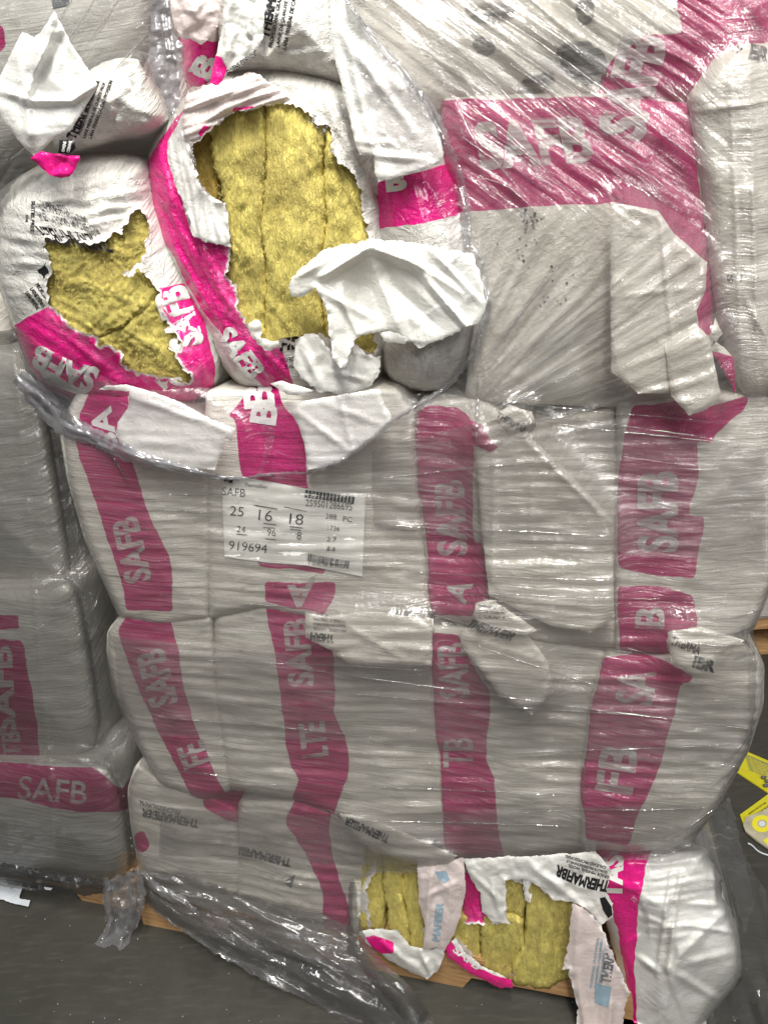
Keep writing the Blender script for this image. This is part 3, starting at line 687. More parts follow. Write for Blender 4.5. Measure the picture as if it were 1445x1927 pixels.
eA, hA = bag('torn_insulation_bag', 'left torn bag of the open row with a ragged hole full of curly wool', OA, .03,
    [[(27, 610), (95, 573), (200, 590), (290, 640), (296, 543), (345, 533), (368, 560), (392, 620), (404, 680), (405, 735), (330, 775), (200, 800), (60, 760), (10, 680)]], [HA], group=OG, seed=51, R=70, drop=.07, bulge=.045, step=5, cr=.0045, crs=55, folds=fA, jagamp=4, lines=[(-10, 11, .0026, 150, 330, 200), (8, 12, .0022, 40, 480, 120), (35, 10, .0022, 140, 690, 180), (70, 9, .0018, 340, 640, 120)])
text('SAFB', 122, 690, 50, -156, 128, hA, M_WHITE, eA, bold=.05, warp=lambda x, y: (x, y + 10 * math.sin((x - 60) / 40)))
patch([(62, 690), (100, 702), (168, 742), (150, 746), (95, 722)], hA, M_WHITE, eA, jg=1.5, name='lettering')
text('SAFB', 337, 598, 66, -108, 118, hA, M_WHITE, eA, bold=.05)
text('SA', 318, 722, 20, 172, 52, hA, M_WHITE, eA, bold=.05)
zig = lambda x, y: (x + 7 * math.sin(y / 3.2), y + 3 * math.sin(x / 9))
text('THERMAFIBER', 140, 450, 28, 189, 132, hA, M_BLACK, eA, bold=.02, shear=-.9, step=5)
text('PROFESSIONAL GRADE MINERAL', 128, 419, 14, 194, 118, hA, M_FADE, eA, bold=.03, shear=-1.)
text('LAINE MINERALE DE QUALITE', 118, 400, 13, 196, 95, hA, M_FADE, eA, bold=.03, shear=-1.)
text('LANA MINERAL', 100, 386, 9, 192, 50, hA, M_FADE, eA, bold=.03, shear=-1.)
text('SUITES PRESS', 62, 409, 7, 92, 62, hA, M_BLACK, eA, bold=.03); text('ONE', 51, 411, 5, 92, 14, hA, M_BLACK, eA)
for k, (x, y, t, L) in enumerate([(82, 552, 'PROFESSION', 44), (72, 560, 'LAINE MINER', 44), (62, 566, 'LANA MINERAL', 40)]): text(t, x, y, 8, 55, L, hA, M_BLACK, eA, bold=.03)
patch([(68, 508), (84, 500), (88, 492), (94, 500), (95, 512), (82, 526), (78, 516)], hA, M_BLACK, eA, jg=1.5, name='logo')
wa = lambda x, y: .052 + 0 * x
wool([(75, 430), (200, 430), (270, 380), (300, 390), (310, 545), (262, 590), (228, 618), (150, 650), (70, 590), (70, 500)], lambda x, y: np.minimum(.060, hA(x, y) - .009), M_WA, eA, seed=3, swirl=26, fib=(5, 6), amp=.0026, step=3.6)
wool([(310, 545), (350, 640), (375, 725), (330, 740), (250, 725), (200, 690), (150, 650), (228, 618), (262, 590)], lambda x, y: np.minimum(.054, hA(x, y) - .012), M_WA, eA, seed=5, swirl=24, fib=(5, 6), amp=.0026, step=3.6)

fibres(eA, [HA], lambda x, y: np.minimum(.060, hA(x, y) - .009), 1000, 6, M_FIB, L=8)
# B
HB = [(364, 282), (366, 270), (395, 245), (425, 216), (478, 203), (528, 193), (544, 193), (569, 204), (580, 210), (586, 233), (611, 237), (625, 249), (621, 274), (627, 291), (644, 311), (667, 328), (669, 349), (681, 361), (685, 378), (684, 400), (690, 450), (700, 560), (706, 625), (704, 668), (688, 662), (668, 640), (660, 632), (648, 646), (640, 660), (622, 640), (600, 626), (590, 628), (561, 638), (527, 643), (510, 655), (490, 636), (464, 608), (452, 574), (449, 541), (426, 518), (434, 462), (426, 399), (420, 382), (399, 370), (378, 345), (364, 316)]
OB = [(285, 262), (329, 215), (345, 180), (395, 145), (470, 126), (560, 126), (640, 140), (695, 180), (720, 240), (735, 330), (740, 450), (732, 600), (722, 690), (700, 730), (662, 745), (609, 746), (560, 738), (500, 735), (462, 732), (436, 712), (412, 680), (388, 625), (345, 545), (306, 480), (288, 420), (276, 352), (276, 312)]
pB = [[(347, 206), (329, 223), (299, 266), (276, 312), (270, 352), (290, 420), (326, 483), (349, 529), (375, 576), (399, 610), (429, 650), (458, 690), (500, 728), (556, 738), (546, 700), (530, 655), (500, 650), (470, 600), (452, 569), (445, 536), (425, 519), (436, 466), (400, 455), (364, 442), (352, 405), (332, 352), (317, 299), (319, 266), (335, 236)]]
fB = [(300, 280, 330, 420, 12, .006), (340, 380, 440, 600, 14, .006), (380, 470, 470, 640, 9, .004), (420, 150, 620, 160, 12, .005), (400, 190, 520, 150, 10, .004), (600, 170, 690, 330, 12, .005), (640, 200, 700, 380, 9, .004), (420, 640, 470, 720, 12, .005), (560, 660, 600, 720, 10, .004), (300, 420, 400, 590, 10, .004)]
eB, hB = bag('torn_insulation_bag', 'large torn bag in the middle of the open row, tall yellow wool batts showing', OB, .035, pB, [HB], group=OG, seed=52, R=60, drop=.07, bulge=.035, step=5, cr=.005, crs=55, folds=fB, jagamp=4, lines=[(62, 10, .0028, 350, 480, 170), (75, 10, .0022, 300, 310, 120), (50, 9, .0022, 470, 660, 130), (65, 12, .0026, 680, 300, 140)])
text('SAFB', 452, 664, 40, 52, 110, hB, M_WHITE, eB, bold=.05, shear=.2)
text('FIBR', 556, 645, 24, -8, 58, hB, M_BLACK, eB, bold=.05, shear=.2)
text('PROFESSIONNELLE', 556, 675, 8, -7, 56, hB, M_FADE, eB, bold=.03); text('CALIDAD', 556, 688, 8, -7, 38, hB, M_FADE, eB, bold=.03)
for k, (x, y) in enumerate([(590, 222), (600, 232), (610, 244)]): text('NAL', x, y, 8, -70, 18, hB, M_BLACK, eB, bold=.03)
wool([(350, 255), (402, 235), (404, 300), (412, 380), (400, 400), (355, 370)], lambda x, y: .028 + 0 * x, M_WO, eB, seed=11, fib=(8, 34))
wool([(392, 215), (470, 190), (497, 185), (500, 300), (492, 420), (500, 520), (496, 665), (450, 640), (425, 520), (428, 400), (402, 300)], lambda x, y: np.minimum(.056 - .0001 * np.abs(x - 455), hB(x, y) - .008), M_WB, eB, edge=.008, ew=6, amp=.0034, seed=12, fib=(8, 36))
wool([(499, 185), (560, 182), (612, 215), (606, 330), (612, 420), (600, 520), (612, 665), (497, 665), (501, 520), (493, 420), (501, 300)], lambda x, y: np.minimum(.059 - .00005 * np.abs(x - 555), hB(x, y) - .008), M_WB, eB, edge=.008, ew=6, amp=.0034, seed=13, fib=(8, 36))
wool([(614, 215), (665, 290), (700, 360), (715, 500), (722, 690), (640, 680), (614, 665), (602, 520), (614, 420), (608, 330)], lambda x, y: np.minimum(.055 - .0002 * np.abs(x - 640), hB(x, y) - .008), M_WB, eB, edge=.008, ew=6, amp=.0034, seed=14, fib=(8, 36))
fibres(eB, [[(max(x, 405), y) for x, y in HB]], lambda x, y: np.minimum(.057, hB(x, y) - .008), 800, 5, M_FIB, ang=80, L=14)
# loose scorched-pale inner lips
lipB = [(318, 262), (336, 240), (350, 250), (362, 300), (372, 345), (398, 372), (422, 384), (428, 400), (436, 465), (400, 458), (366, 446), (354, 405), (334, 352), (319, 300)]
flap(lipB, plane_hf(lipB, .066, R=26, drop=.02, cr=.004, crs=44, seed=4, lines=[(80, 9, .0024, 390, 330, 220)]), eB, mat=M_FLAP, seed=5, jg=2.5, step=4, torn=[[(350, 250), (362, 300), (372, 345), (398, 372), (422, 384), (428, 400), (436, 465)]])
lipT = [(345, 205), (352, 165), (380, 160), (430, 150), (478, 136), (520, 160), (545, 188), (528, 195), (478, 205), (430, 214), (395, 245), (368, 268), (345, 262)]
flap(lipT, plane_hf(lipT, .070, R=24, drop=.02, cr=.004, crs=50, seed=6, lines=[(-20, 9, .0024, 440, 200, 200)], folds=[(360, 200, 470, 160, 14, .01), (370, 240, 430, 200, 10, .006)]), eB, mat=M_PINKT, seed=6, jg=2.5, step=4, pinks=[[(372, 250), (385, 236), (398, 240), (376, 262)], [(440, 200), (480, 196), (480, 206), (430, 214)]])
lipW = [(464, 608), (478, 600), (493, 606), (490, 634), (510, 642), (527, 641), (526, 652), (500, 660), (478, 640)]
flap(lipW, plane_hf(lipW, .078, R=12, drop=.01, cr=.004, crs=16, seed=7), eB, mat=M_FLAP, seed=7, jg=2, step=4)

# C : right bag of the open row
OC = [(690, 170), (760, 180), (830, 270), (880, 340), (905, 450), (922, 560), (918, 600), (893, 668), (850, 722), (818, 738), (770, 734), (728, 712), (714, 670), (712, 600), (690, 440), (680, 330)]
eC, hC = bag('torn_insulation_bag', 'white bag right of the tall batts, its plastic peeled over in a big crumpled flap', OC, .03,
    [[(712, 330), (785, 326), (850, 307), (870, 400), (866, 407), (835, 411), (665, 440), (685, 395), (706, 361)]], group=OG, seed=53, R=60, drop=.07, bulge=.03, step=5, cr=.0035, crs=60, lines=[(82, 8, .0014, 780, 680, 110)],
    folds=[(760, 640, 765, 725, 7, .004), (740, 640, 752, 716, 6, .003), (780, 640, 785, 730, 6, .003), (800, 500, 905, 620, 12, .004)])
text('B', 745, 340, 40, -6, 40, hC, M_WHITE, eC, bold=.06)
FC = [(544, 537), (548, 522), (576, 496), (602, 473), (639, 464), (699, 449), (751, 453), (811, 462), (890, 478), (903, 518), (917, 567), (905, 604), (850, 630), (790, 655), (735, 622), (706, 624), (676, 632), (667, 642), (648, 690), (640, 692), (625, 672), (621, 627), (615, 582), (594, 541), (565, 559), (547, 559)]
fFC = [(690, 463, 790, 500, 16, .016), (700, 460, 606, 520, 14, .014), (672, 500, 672, 600, 26, -.010), (780, 500, 900, 640, 12, .012), (690, 470, 760, 640, 20, .008), (606, 520, 690, 470, 10, .010), (740, 470, 880, 560, 14, .008), (600, 545, 700, 600, 12, .007), (676, 632, 640, 560, 10, .008), (720, 520, 830, 620, 22, -.008), (810, 470, 905, 570, 10, .006), (560, 520, 640, 480, 9, .006)]
hFC = plane_hf(FC, .080, R=30, drop=.018, cr=.011, crs=120, seed=8, folds=fFC, tilt=(560, 540, 760, 560, .035, .0))
flap(FC, hFC, eC, seed=9, jg=2, step=4, surf=False, torn=[[(676, 632), (667, 642), (648, 690), (640, 692), (625, 672), (621, 627), (615, 582), (594, 541)]])
FC2 = [(710, 624), (735, 618), (765, 628), (768, 640), (762, 648), (740, 645), (722, 640)]
flap(FC2, plane_hf(FC2, .082, R=10, drop=.008, cr=.004, crs=20, seed=2), eC, seed=10, jg=1.5, step=4)
# little white tongue under the flap, bottom of B
TB = [(556, 640), (590, 626), (606, 640), (622, 660), (645, 688), (664, 645), (691, 668), (716, 671), (714, 698), (699, 724), (662, 741), (600, 738), (565, 712), (552, 686)]
hTB = plane_hf(TB, .064, R=24, drop=.03, cr=.009, crs=60, seed=12, folds=[(570, 650, 600, 720, 12, .008), (640, 690, 650, 730, 10, .006), (620, 700, 690, 715, 8, .004)])
flap(TB, hTB, eB, seed=11, jg=2, step=4, torn=[[(645, 688), (664, 645), (691, 668), (716, 671)], [(556, 640), (590, 626), (606, 640), (622, 660)]])
# top flap hanging over C
FT = [(613, -30), (640, -30), (677, 33), (719, 91), (760, 129), (798, 183), (818, 224), (836, 287), (831, 307), (785, 324), (712, 343), (704, 320), (704, 291), (677, 291), (669, 266), (648, 183), (636, 133), (623, 83)]
hFT = plane_hf(FT, .085, R=22, drop=.02, cr=.008, crs=110, seed=14, folds=[(650, 60, 700, 280, 12, .006), (700, 291, 790, 300, 10, .006), (668, 266, 740, 270, 8, .004), (640, 60, 780, 250, 14, .005)])
flap(FT, hFT, eC, seed=12, jg=1.2, step=4, surf=True)
# scraps around H / G: bag in the upper middle
OH = [(400, -60), (650, -60), (660, 60), (690, 180), (640, 160), (560, 140), (480, 130), (415, 140), (410, 60)]
eH, hH = bag('insulation_bag', 'white bag with slanted black lettering above the large torn bag', OH, .03, [], group='bags of the top row', seed=54, R=40, drop=.05, bulge=.03, step=5, cr=.006, crs=46, folds=[(440, 60, 520, 130, 14, .01), (500, 110, 640, 90, 12, .006), (470, 130, 560, 60, 12, .008)])
for t, x, hh, L, st in (('THERMAFIBER', 500, 18, 150, .05), ('PROFESSIONAL GRADE MINERAL WOOL', 514, 8, 180, .03), ('LAINE DE QUALITE PROFESSIONNELLE', 528, 8, 180, .03), ('LANA MINERAL DE CALIDAD PROFESIONAL', 541, 8, 190, .03)):
    text(t, x + 12, -2 if hh > 9 else 0, hh, -79, L, hH, M_BLACK, eH, bold=st, shear=.1)
OG_ = [(300, -60), (440, -60), (425, 20), (412, 90), (410, 150), (385, 190), (345, 160), (338, 70)]
eG, hG = bag('insulation_bag', 'pale pink bag corner with a bright pink patch, squeezed between the top bags', OG_, .0,
    [[(339, 70), (412, 78), (418, 140), (400, 200), (340, 200), (336, 120)]], group='bags of the top row', seed=55, R=36, drop=.05, bulge=.02, step=5, cr=.006, crs=36, mat=M_PINKT)
text('B', 385, 125, 44, -60, 46, hG, M_WHITE, eG, bold=.05)
G1 = [(318, -30), (422, -30), (410, 50), (395, 68), (380, 84), (360, 74), (342, 72), (328, 50), (322, 20)]
flap(G1, plane_hf(G1, .045, R=22, drop=.03, cr=.006, crs=30, seed=22, bulge=.012), eG, mat=M_PINKT, seed=15, jg=1, step=4)
G2 = [(425, -30), (478, -30), (498, 30), (496, 70), (480, 105), (450, 128), (428, 135), (412, 165), (395, 160), (400, 125), (410, 95), (420, 40)]
flap(G2, plane_hf(G2, .070, R=20, drop=.03, cr=.007, crs=28, seed=23, folds=[(430, 0, 425, 120, 10, .008), (470, 20, 460, 110, 10, .008)]), eH, seed=16, jg=1, step=4,
    pinks=[[(404, 100), (420, 108), (428, 130), (410, 165), (390, 160)]])
text('OWENS CORNING', 456, 118, 11, -35, 70, plane_hf(G2, .076, R=20, cr=0), M_BLACK, eH, bold=.03, clip=G2)

# F : crumpled bag at the top left
OF = [(150, 120), (213, 96), (262, 92), (278, 103), (295, 153), (318, 206), (316, 236), (270, 262), (233, 262), (153, 290), (110, 291), (96, 270), (120, 190)]
eF, hF = bag('insulation_bag', 'crumpled white bag end at the top left with black lettering and a pink tip', OF, .04, [], group='bags of the top row', seed=56, R=44, drop=.07, bulge=.03, step=5, cr=.006, crs=32, folds=[(180, 150, 240, 260, 12, .006), (150, 280, 290, 225, 10, .006), (200, 120, 250, 110, 10, .006)])
text('THERMAFIBER', 156, 205, 19, -68, 120, hF, M_BLACK, eF, bold=.05)
for t, x, y, L in (('PROFESSIONAL GRADE MINERAL WOOL', 167, 202, 108), ('LAINE MINERALE DE QUALITE PROF', 178, 208, 112), ('LANA MINERAL CALIDAD PROFESION', 190, 206, 116)): text(t, x, y, 7, -70, L, hF, M_BLACK, eF, bold=.03)
FF = [(-10, 150), (0, 143), (43, 60), (66, 71), (78, 60), (103, 20), (116, 46), (133, 80), (156, 116), (184, 158), (181, 170), (133, 247), (115, 256), (96, 266), (65, 296), (33, 262), (0, 215), (-10, 200)]
hFF = plane_hf(FF, .075, R=20, drop=.018, cr=.010, crs=90, seed=31, folds=[(48, 190, 60, 150, 14, .012), (48, 190, 135, 190, 12, .012), (135, 190, 180, 160, 10, .008), (103, 25, 60, 130, 14, .010), (60, 150, 100, 60, 10, .01), (50, 190, 60, 270, 14, .008), (0, 170, 50, 185, 12, .008), (120, 70, 80, 150, 14, -.01)])
flap(FF, hFF, eF, seed=17, jg=.8, step=4)
FP = [(57, 297), (80, 284), (100, 289), (150, 292), (152, 299), (142, 318), (133, 331), (116, 335), (93, 329), (75, 312)]
flap(FP, plane_hf(FP, .082, R=12, drop=.015, cr=.006, crs=20, seed=33), eF, seed=18, jg=.8, step=4, pinks=[[(0, 200), (400, 200), (400, 400), (0, 400)]])
LO = [(112, 264), (140, 262), (142, 278), (132, 290), (110, 288)]
hLO = plane_hf(LO, .086, R=8, drop=.004, cr=.002, crs=20)
flap(LO, hLO, eF, mat=M_BLACK, seed=19, jg=.6, step=4, name='logo')
text('OWENS', 121, 276, 6, -78, 20, hLO, M_WHITE, eF, bold=.03); text('CORNING', 131, 276, 6, -78, 22, hLO, M_WHITE, eF, bold=.03)

# bottom row, open (two bags)
OT = [(675, 1640), (700, 1600), (820, 1600), (868, 1615), (872, 1690), (862, 1730), (836, 1800), (800, 1836), (740, 1805), (690, 1765), (672, 1740), (668, 1690)]
HT = [(698, 1652), (710, 1610), (775, 1608), (790, 1650), (789, 1696), (800, 1740), (796, 1785), (780, 1786), (768, 1778), (745, 1751), (698, 1749), (694, 1708), (687, 1677)]
eT, hT = bag('torn_insulation_bag', 'torn bag in the bottom row nearest the sagging film, two split batts inside', OT, .0, [[(683, 1762), (704, 1760), (738, 1776), (740, 1793), (714, 1794)]], [HT], group=OG, seed=57, R=30, drop=.03, bulge=.012, step=4, cr=.004, crs=26, back=.4, jagamp=3)
wool([(676, 1600), (724, 1600), (720, 1660), (726, 1700), (718, 1760), (676, 1750)], lambda x, y: -.004 + 0 * x, M_WB, eT, seed=21, step=4)
wool([(724, 1600), (757, 1600), (755, 1680), (768, 1740), (766, 1790), (728, 1770), (727, 1700), (721, 1660)], lambda x, y: .006 + 0 * x, M_WB, eT, seed=22, step=4)
wool([(758, 1600), (800, 1600), (812, 1800), (768, 1800), (769, 1740), (757, 1680)], lambda x, y: .002 + 0 * x, M_WB, eT, seed=23, step=4)
fibres(eT, [HT], lambda x, y: .006 + 0 * x, 180, 7, M_FIB, ang=85, L=7)
T1 = [(675, 1752), (700, 1748), (747, 1751), (770, 1780), (795, 1786), (822, 1784), (834, 1785), (836, 1800), (822, 1828), (803, 1843), (756, 1822), (717, 1795), (688, 1775)]
hT1 = plane_hf(T1, .022, R=14, drop=.014, cr=.005, crs=26, seed=41, folds=[(700, 1760, 800, 1835, 10, .006), (790, 1790, 815, 1840, 8, .008)])
flap(T1, hT1, eT, seed=20, jg=1.5, step=4, pinks=[[(683, 1762), (704, 1760), (738, 1776), (740, 1793), (712, 1795)]], torn=[[(795, 1786), (834, 1785), (836, 1800), (822, 1828), (803, 1843)]])
T2 = [(785, 1620), (873, 1615), (876, 1681), (866, 1723), (853, 1758), (836, 1789), (822, 1782), (795, 1790), (800, 1751), (789, 1696)]
hT2 = plane_hf(T2, .030, R=20, drop=.02, cr=.005, crs=30, seed=42, folds=[(812, 1640, 800, 1780, 10, .008), (850, 1660, 838, 1760, 12, .006), (795, 1690, 860, 1660, 8, .005)])
flap(T2, hT2, eT, seed=21, jg=1.2, step=4, mat=M_PINKT); text('MAFIBER', 824, 1735, 15, -84, 74, hT2, M_BLUE, eT, bold=.05)
patch([(818, 1640), (840, 1640), (846, 1655), (836, 1662), (824, 1652)], hT2, M_BLUE, eT, name='logo')

OU = [(868, 1615), (1100, 1600), (1140, 1640), (1140, 1720), (1090, 1830), (1040, 1860), (1000, 1862), (940, 1850), (885, 1825), (840, 1800), (836, 1785), (862, 1740), (872, 1690)]
HU = [(946, 1656), (960, 1652), (985, 1661), (989, 1692), (997, 1696), (1004, 1661), (1043, 1692), (1074, 1694), (1086, 1712), (1078, 1774), (1066, 1828), (1036, 1846), (1008, 1847), (958, 1832), (911, 1820), (900, 1809), (873, 1778), (855, 1762), (861, 1741), (927, 1739), (950, 1731), (952, 1696)]
eU, hU = bag('torn_insulation_bag', 'torn bag in the bottom row with three thick wool batts and a crumpled pink corner', OU, .0, [[(869, 1640), (880, 1640), (904, 1681), (907, 1716), (929, 1737), (911, 1745), (855, 1743), (869, 1692)], [(836, 1785), (857, 1762), (873, 1790), (904, 1818), (950, 1834), (962, 1850), (962, 1870), (830, 1830)]], [HU], group=OG, seed=58, R=30, drop=.03, bulge=.012, step=4, cr=.0045, crs=24, back=.4, jagamp=3)
wool([(842, 1720), (906, 1720), (903, 1780), (905, 1825), (870, 1810), (840, 1780)], lambda x, y: -.004 + 0 * x, M_WB, eU, seed=24, step=4)
wool([(907, 1720), (960, 1720), (985, 1735), (984, 1780), (965, 1815), (960, 1850), (906, 1835), (904, 1780)], lambda x, y: .004 + 0 * x, M_WB, eU, seed=25, step=4)
wool([(930, 1640), (986, 1640), (991, 1700), (985, 1733), (960, 1719), (935, 1719)], lambda x, y: -.002 + 0 * x, M_WB, eU, seed=26, step=4)
wool([(988, 1640), (1095, 1640), (1090, 1780), (1074, 1840), (1030, 1862), (962, 1850), (966, 1815), (986, 1780), (987, 1735), (992, 1700)], lambda x, y: .008 + 0 * x, M_WB, eU, seed=27, step=4)
fibres(eU, [HU], lambda x, y: .008 + 0 * x, 320, 8, M_FIB, ang=85, L=7)
U1 = [(836, 1783), (857, 1764), (873, 1792), (904, 1819), (946, 1834), (962, 1845), (963, 1858), (942, 1859), (888, 1834), (842, 1803)]
hU1 = plane_hf(U1, .025, R=8, drop=.008, cr=.005, crs=16, seed=44)
flap(U1, hU1, eU, seed=22, jg=1.5, step=4, pinks=[[(836, 1775), (848, 1770), (885, 1815), (940, 1842), (970, 1842), (970, 1880), (830, 1830)]])
text('SAFB', 878, 1803, 14, 38, 60, hU1, M_WHITE, eU, bold=.04)
# hanging wisps inside the hole
U2 = [(984, 1655), (1003, 1655), (994, 1675), (998, 1697), (988, 1694)]
flap(U2, plane_hf(U2, .02, R=8, drop=.004, cr=.003, crs=14, seed=45), eU, seed=23, jg=1, step=3)

OV = [(1075, 1640), (1150, 1600), (1230, 1598), (1326, 1593), (1336, 1614), (1360, 1652), (1353, 1671), (1368, 1701), (1386, 1737), (1396, 1776), (1396, 1844), (1335, 1912), (1300, 1990), (1160, 1990), (1170, 1900), (1150, 1760), (1120, 1700), (1074, 1690)]
fV = [(1262, 1640, 1235, 1840, 6, .006), (1280, 1640, 1255, 1830, 6, .006), (1255, 1822, 1390, 1690, 14, .008), (1255, 1822, 1390, 1790, 12, .005), (1255, 1822, 1350, 1880, 12, .008), (1255, 1822, 1290, 1920, 10, .005), (1280, 1700, 1375, 1705, 8, .006), (1285, 1740, 1385, 1755, 8, .008), (1210, 1660, 1280, 1640, 8, .005), (1200, 1720, 1260, 1745, 8, .005), (1200, 1800, 1240, 1830, 9, .008), (1340, 1620, 1345, 1700, 8, .008)]
eV, hV = bag('insulation_bag', 'bright white bag with puckered seam in the lower right corner of the stack', OV, .0, [[(1100, 1590), (1226, 1590), (1215, 1625), (1202, 1701), (1194, 1788), (1200, 1990), (1150, 1990), (1181, 1878), (1172, 1825), (1164, 1750), (1141, 1690), (1128, 1650)]], group='bags of the bottom row', seed=59, R=34, drop=.05, bulge=.05, step=3.4, cr=.006, crs=70, back=.4, folds=fV, edgejag=2, mat=M_FLAP, lines=[(-3, 10, .0016, 1270, 1680, 130)])
text('TAS', 1152, 1650, 40, -88, 84, hV, M_WHITE, eV, bold=.05)
for k in range(14):
    x = 1282 - k * 3.3; y = 1650 + k * 14
    patch([(x - 9, y), (x + 9, y - 2), (x + 9, y), (x - 9, y + 2)], hV, M_GREYW, eV, up=.003, name='seam_stitch')
# lettered upper scrap over U and V
V1 = [(873, 1616), (1050, 1608), (1120, 1602), (1150, 1640), (1140, 1680), (1153, 1700), (1150, 1727), (1130, 1742), (1121, 1727), (1100, 1708), (1076, 1698), (1043, 1693), (1004, 1662), (985, 1655), (950, 1656), (950, 1673), (952, 1723), (960, 1738), (940, 1734), (927, 1733), (907, 1716), (904, 1681), (880, 1645)]
hV1 = plane_hf(V1, .024, R=16, drop=.012, cr=.005, crs=26, seed=46, folds=[(885, 1640, 945, 1700, 8, .006), (1000, 1630, 1090, 1700, 12, .008), (920, 1650, 940, 1720, 8, .006)])
flap(V1, hV1, eV, seed=24, jg=1.5, step=4, torn=[[(1150, 1727), (1130, 1742), (1121, 1727), (1100, 1708), (1076, 1698), (1043, 1693), (1004, 1662)], [(950, 1656), (952, 1723), (960, 1738), (927, 1733)]])
wv = lambda x, y: (x, y + 0.0035 * (x - 1050) ** 2)
text('THERMAFIBR', 1095, 1650, 22, 196, 104, hV1, M_BLACK, eV, bold=.05, warp=lambda x, y: (x, y + 8 * math.sin((x - 1040) / 40)), clip=V1)
for k, t in enumerate(('GRADE MINERAL WOOL', 'QUALITE PROFESSIONNELLE', 'CALIDAD PROFESIONAL')): text(t, 1107 - k * 3, 1640 - k * 9, 6, 196, 80, hV1, M_BLACK, eV, bold=.02, clip=V1)
patch([(1128, 1690), (1138, 1688), (1150, 1706), (1152, 1722), (1144, 1728), (1134, 1712)], hV1, M_BLACK, eV, name='logo', up=.002)
V2 = [(1076, 1700), (1100, 1708), (1121, 1729), (1140, 1758), (1146, 1782), (1167, 1832), (1184, 1867), (1174, 1900), (1168, 1990), (1088, 1990), (1084, 1890), (1072, 1840), (1072, 1822), (1058, 1824), (1068, 1780)]
hV2 = plane_hf(V2, .050, R=18, drop=.02, cr=.006, crs=70, seed=47, folds=[(1090, 1720, 1080, 1830, 12, .006), (1130, 1760, 1150, 1860, 10, .006), (1085, 1830, 1110, 1990, 10, .008), (1150, 1870, 1140, 1990, 10, .008), (1120, 1830, 1125, 1960, 10, -.005)])
flap(V2, hV2, eV, seed=25, jg=2.2, step=4, mat=M_PINKT, torn=[[(1100, 1708), (1121, 1729), (1140, 1758), (1146, 1782), (1167, 1832), (1184, 1867)], [(1088, 1990), (1084, 1890), (1072, 1840), (1072, 1822), (1058, 1824)]])
text('THERMAFIB', 1146, 1805, 20, -80, 92, hV2, M_GREY, eV, bold=.05, clip=V2)
for k in range(3): text('PROFESSIONAL GRADE MINERAL', 1118 + k * 8, 1812, 5, -82, 96, hV2, M_BLUE, eV, clip=V2)
patch([(1120, 1850), (1150, 1858), (1144, 1896), (1118, 1888)], hV2, M_BLUE, eV, name='logo')

# ------------------------------------------------------------------ folded bag tails that lie over the neighbours (parts of their bags)
def tail(outl, ent, base, pinks=(), seed=0, mat=None, **kw):
    h = plane_hf(outl, base, R=14, drop=.006, cr=.0016, crs=50, seed=seed, rd=RDG, **kw)
    flap(outl, h, ent, mat=mat or M_BAGW, seed=seed, jg=.6, step=5, pinks=pinks, surf=True, name='folded_tail'); return h
tail([(186, 733), (200, 725), (240, 724), (290, 738), (340, 757), (400, 790), (442, 806), (438, 830), (425, 826), (404, 884), (330, 880), (260, 866), (232, 845), (218, 815), (222, 795), (243, 766), (243, 737)], eJ, .066, seed=61, mat=M_FLAP, folds=[(243, 745, 400, 800, 8, .006), (240, 830, 420, 830, 12, .003), (400, 800, 430, 815, 6, .004)])
tail([(536, 760), (700, 733), (715, 732), (722, 760), (735, 780), (738, 800), (672, 850), (640, 872), (580, 884), (574, 840), (562, 800)], eK, .064, seed=62, mat=M_FLAP, folds=[(560, 775, 660, 850, 8, .005), (640, 750, 664, 850, 7, .004), (610, 760, 720, 800, 8, .004)])
tail([(508, 722), (530, 716), (590, 735), (560, 745), (540, 742)], eB, .070, seed=63, mat=M_FLAP)
hx = tail([(897, 860), (940, 838), (985, 812), (1060, 880), (1150, 975), (1155, 1160), (1110, 1190), (1040, 1180), (920, 1120), (906, 1000)], eL, .056, seed=64, folds=[(990, 830, 1150, 985, 8, .004), (930, 850, 925, 1110, 5, .004), (1000, 900, 1000, 1020, 4, .002), (925, 1120, 1150, 1150, 7, .003)])
tail([(1148, 380), (1238, 396), (1267, 439), (1330, 494), (1326, 549), (1310, 584), (1314, 611), (1300, 740), (1200, 740), (1150, 700), (1148, 560)], eD, .072, seed=65, folds=[(1240, 400, 1270, 700, 7, .004), (1150, 560, 1310, 540, 8, .003)])
tail([(1250, 650), (1310, 611), (1334, 635), (1355, 740), (1330, 770), (1296, 782), (1262, 745)], eM, .078, seed=66)
tail([(1334, 635), (1345, 600), (1359, 628), (1336, 657), (1384, 740), (1384, 745), (1380, 674), (1362, 655)], eE, .068, seed=67, pinks=[[(1334, 658), (1381, 674), (1386, 745), (1356, 745)]])
hz = tail([(895, 1135), (925, 1128), (1010, 1185), (990, 1196), (905, 1190), (890, 1160)], eL, .060, seed=68)
for k, t in enumerate(('MINERAL GRADE', 'LE DE QUALITE', 'CALIDAD P')): text(t, 925, 1143 + k * 9, 6, 5, 50, hz, M_FADE, eL, bold=.03)
text('THERMAFIBR', 925, 1186, 18, 18, 90, hz, M_FADE, eL, bold=.05, shear=.6)
hy = tail([(868, 1190), (900, 1180), (990, 1190), (1030, 1245), (1040, 1300), (1000, 1345), (940, 1310), (900, 1255), (866, 1215)], eP, .050, seed=69, folds=[(880, 1200, 1025, 1245, 6, .004)])
hw = tail([(575, 1152), (610, 1160), (700, 1150), (815, 1165), (812, 1250), (740, 1255), (660, 1250), (620, 1222), (575, 1200)], eO, .052, seed=70, folds=[(640, 1170, 760, 1240, 8, .004), (620, 1220, 800, 1180, 8, .003)])
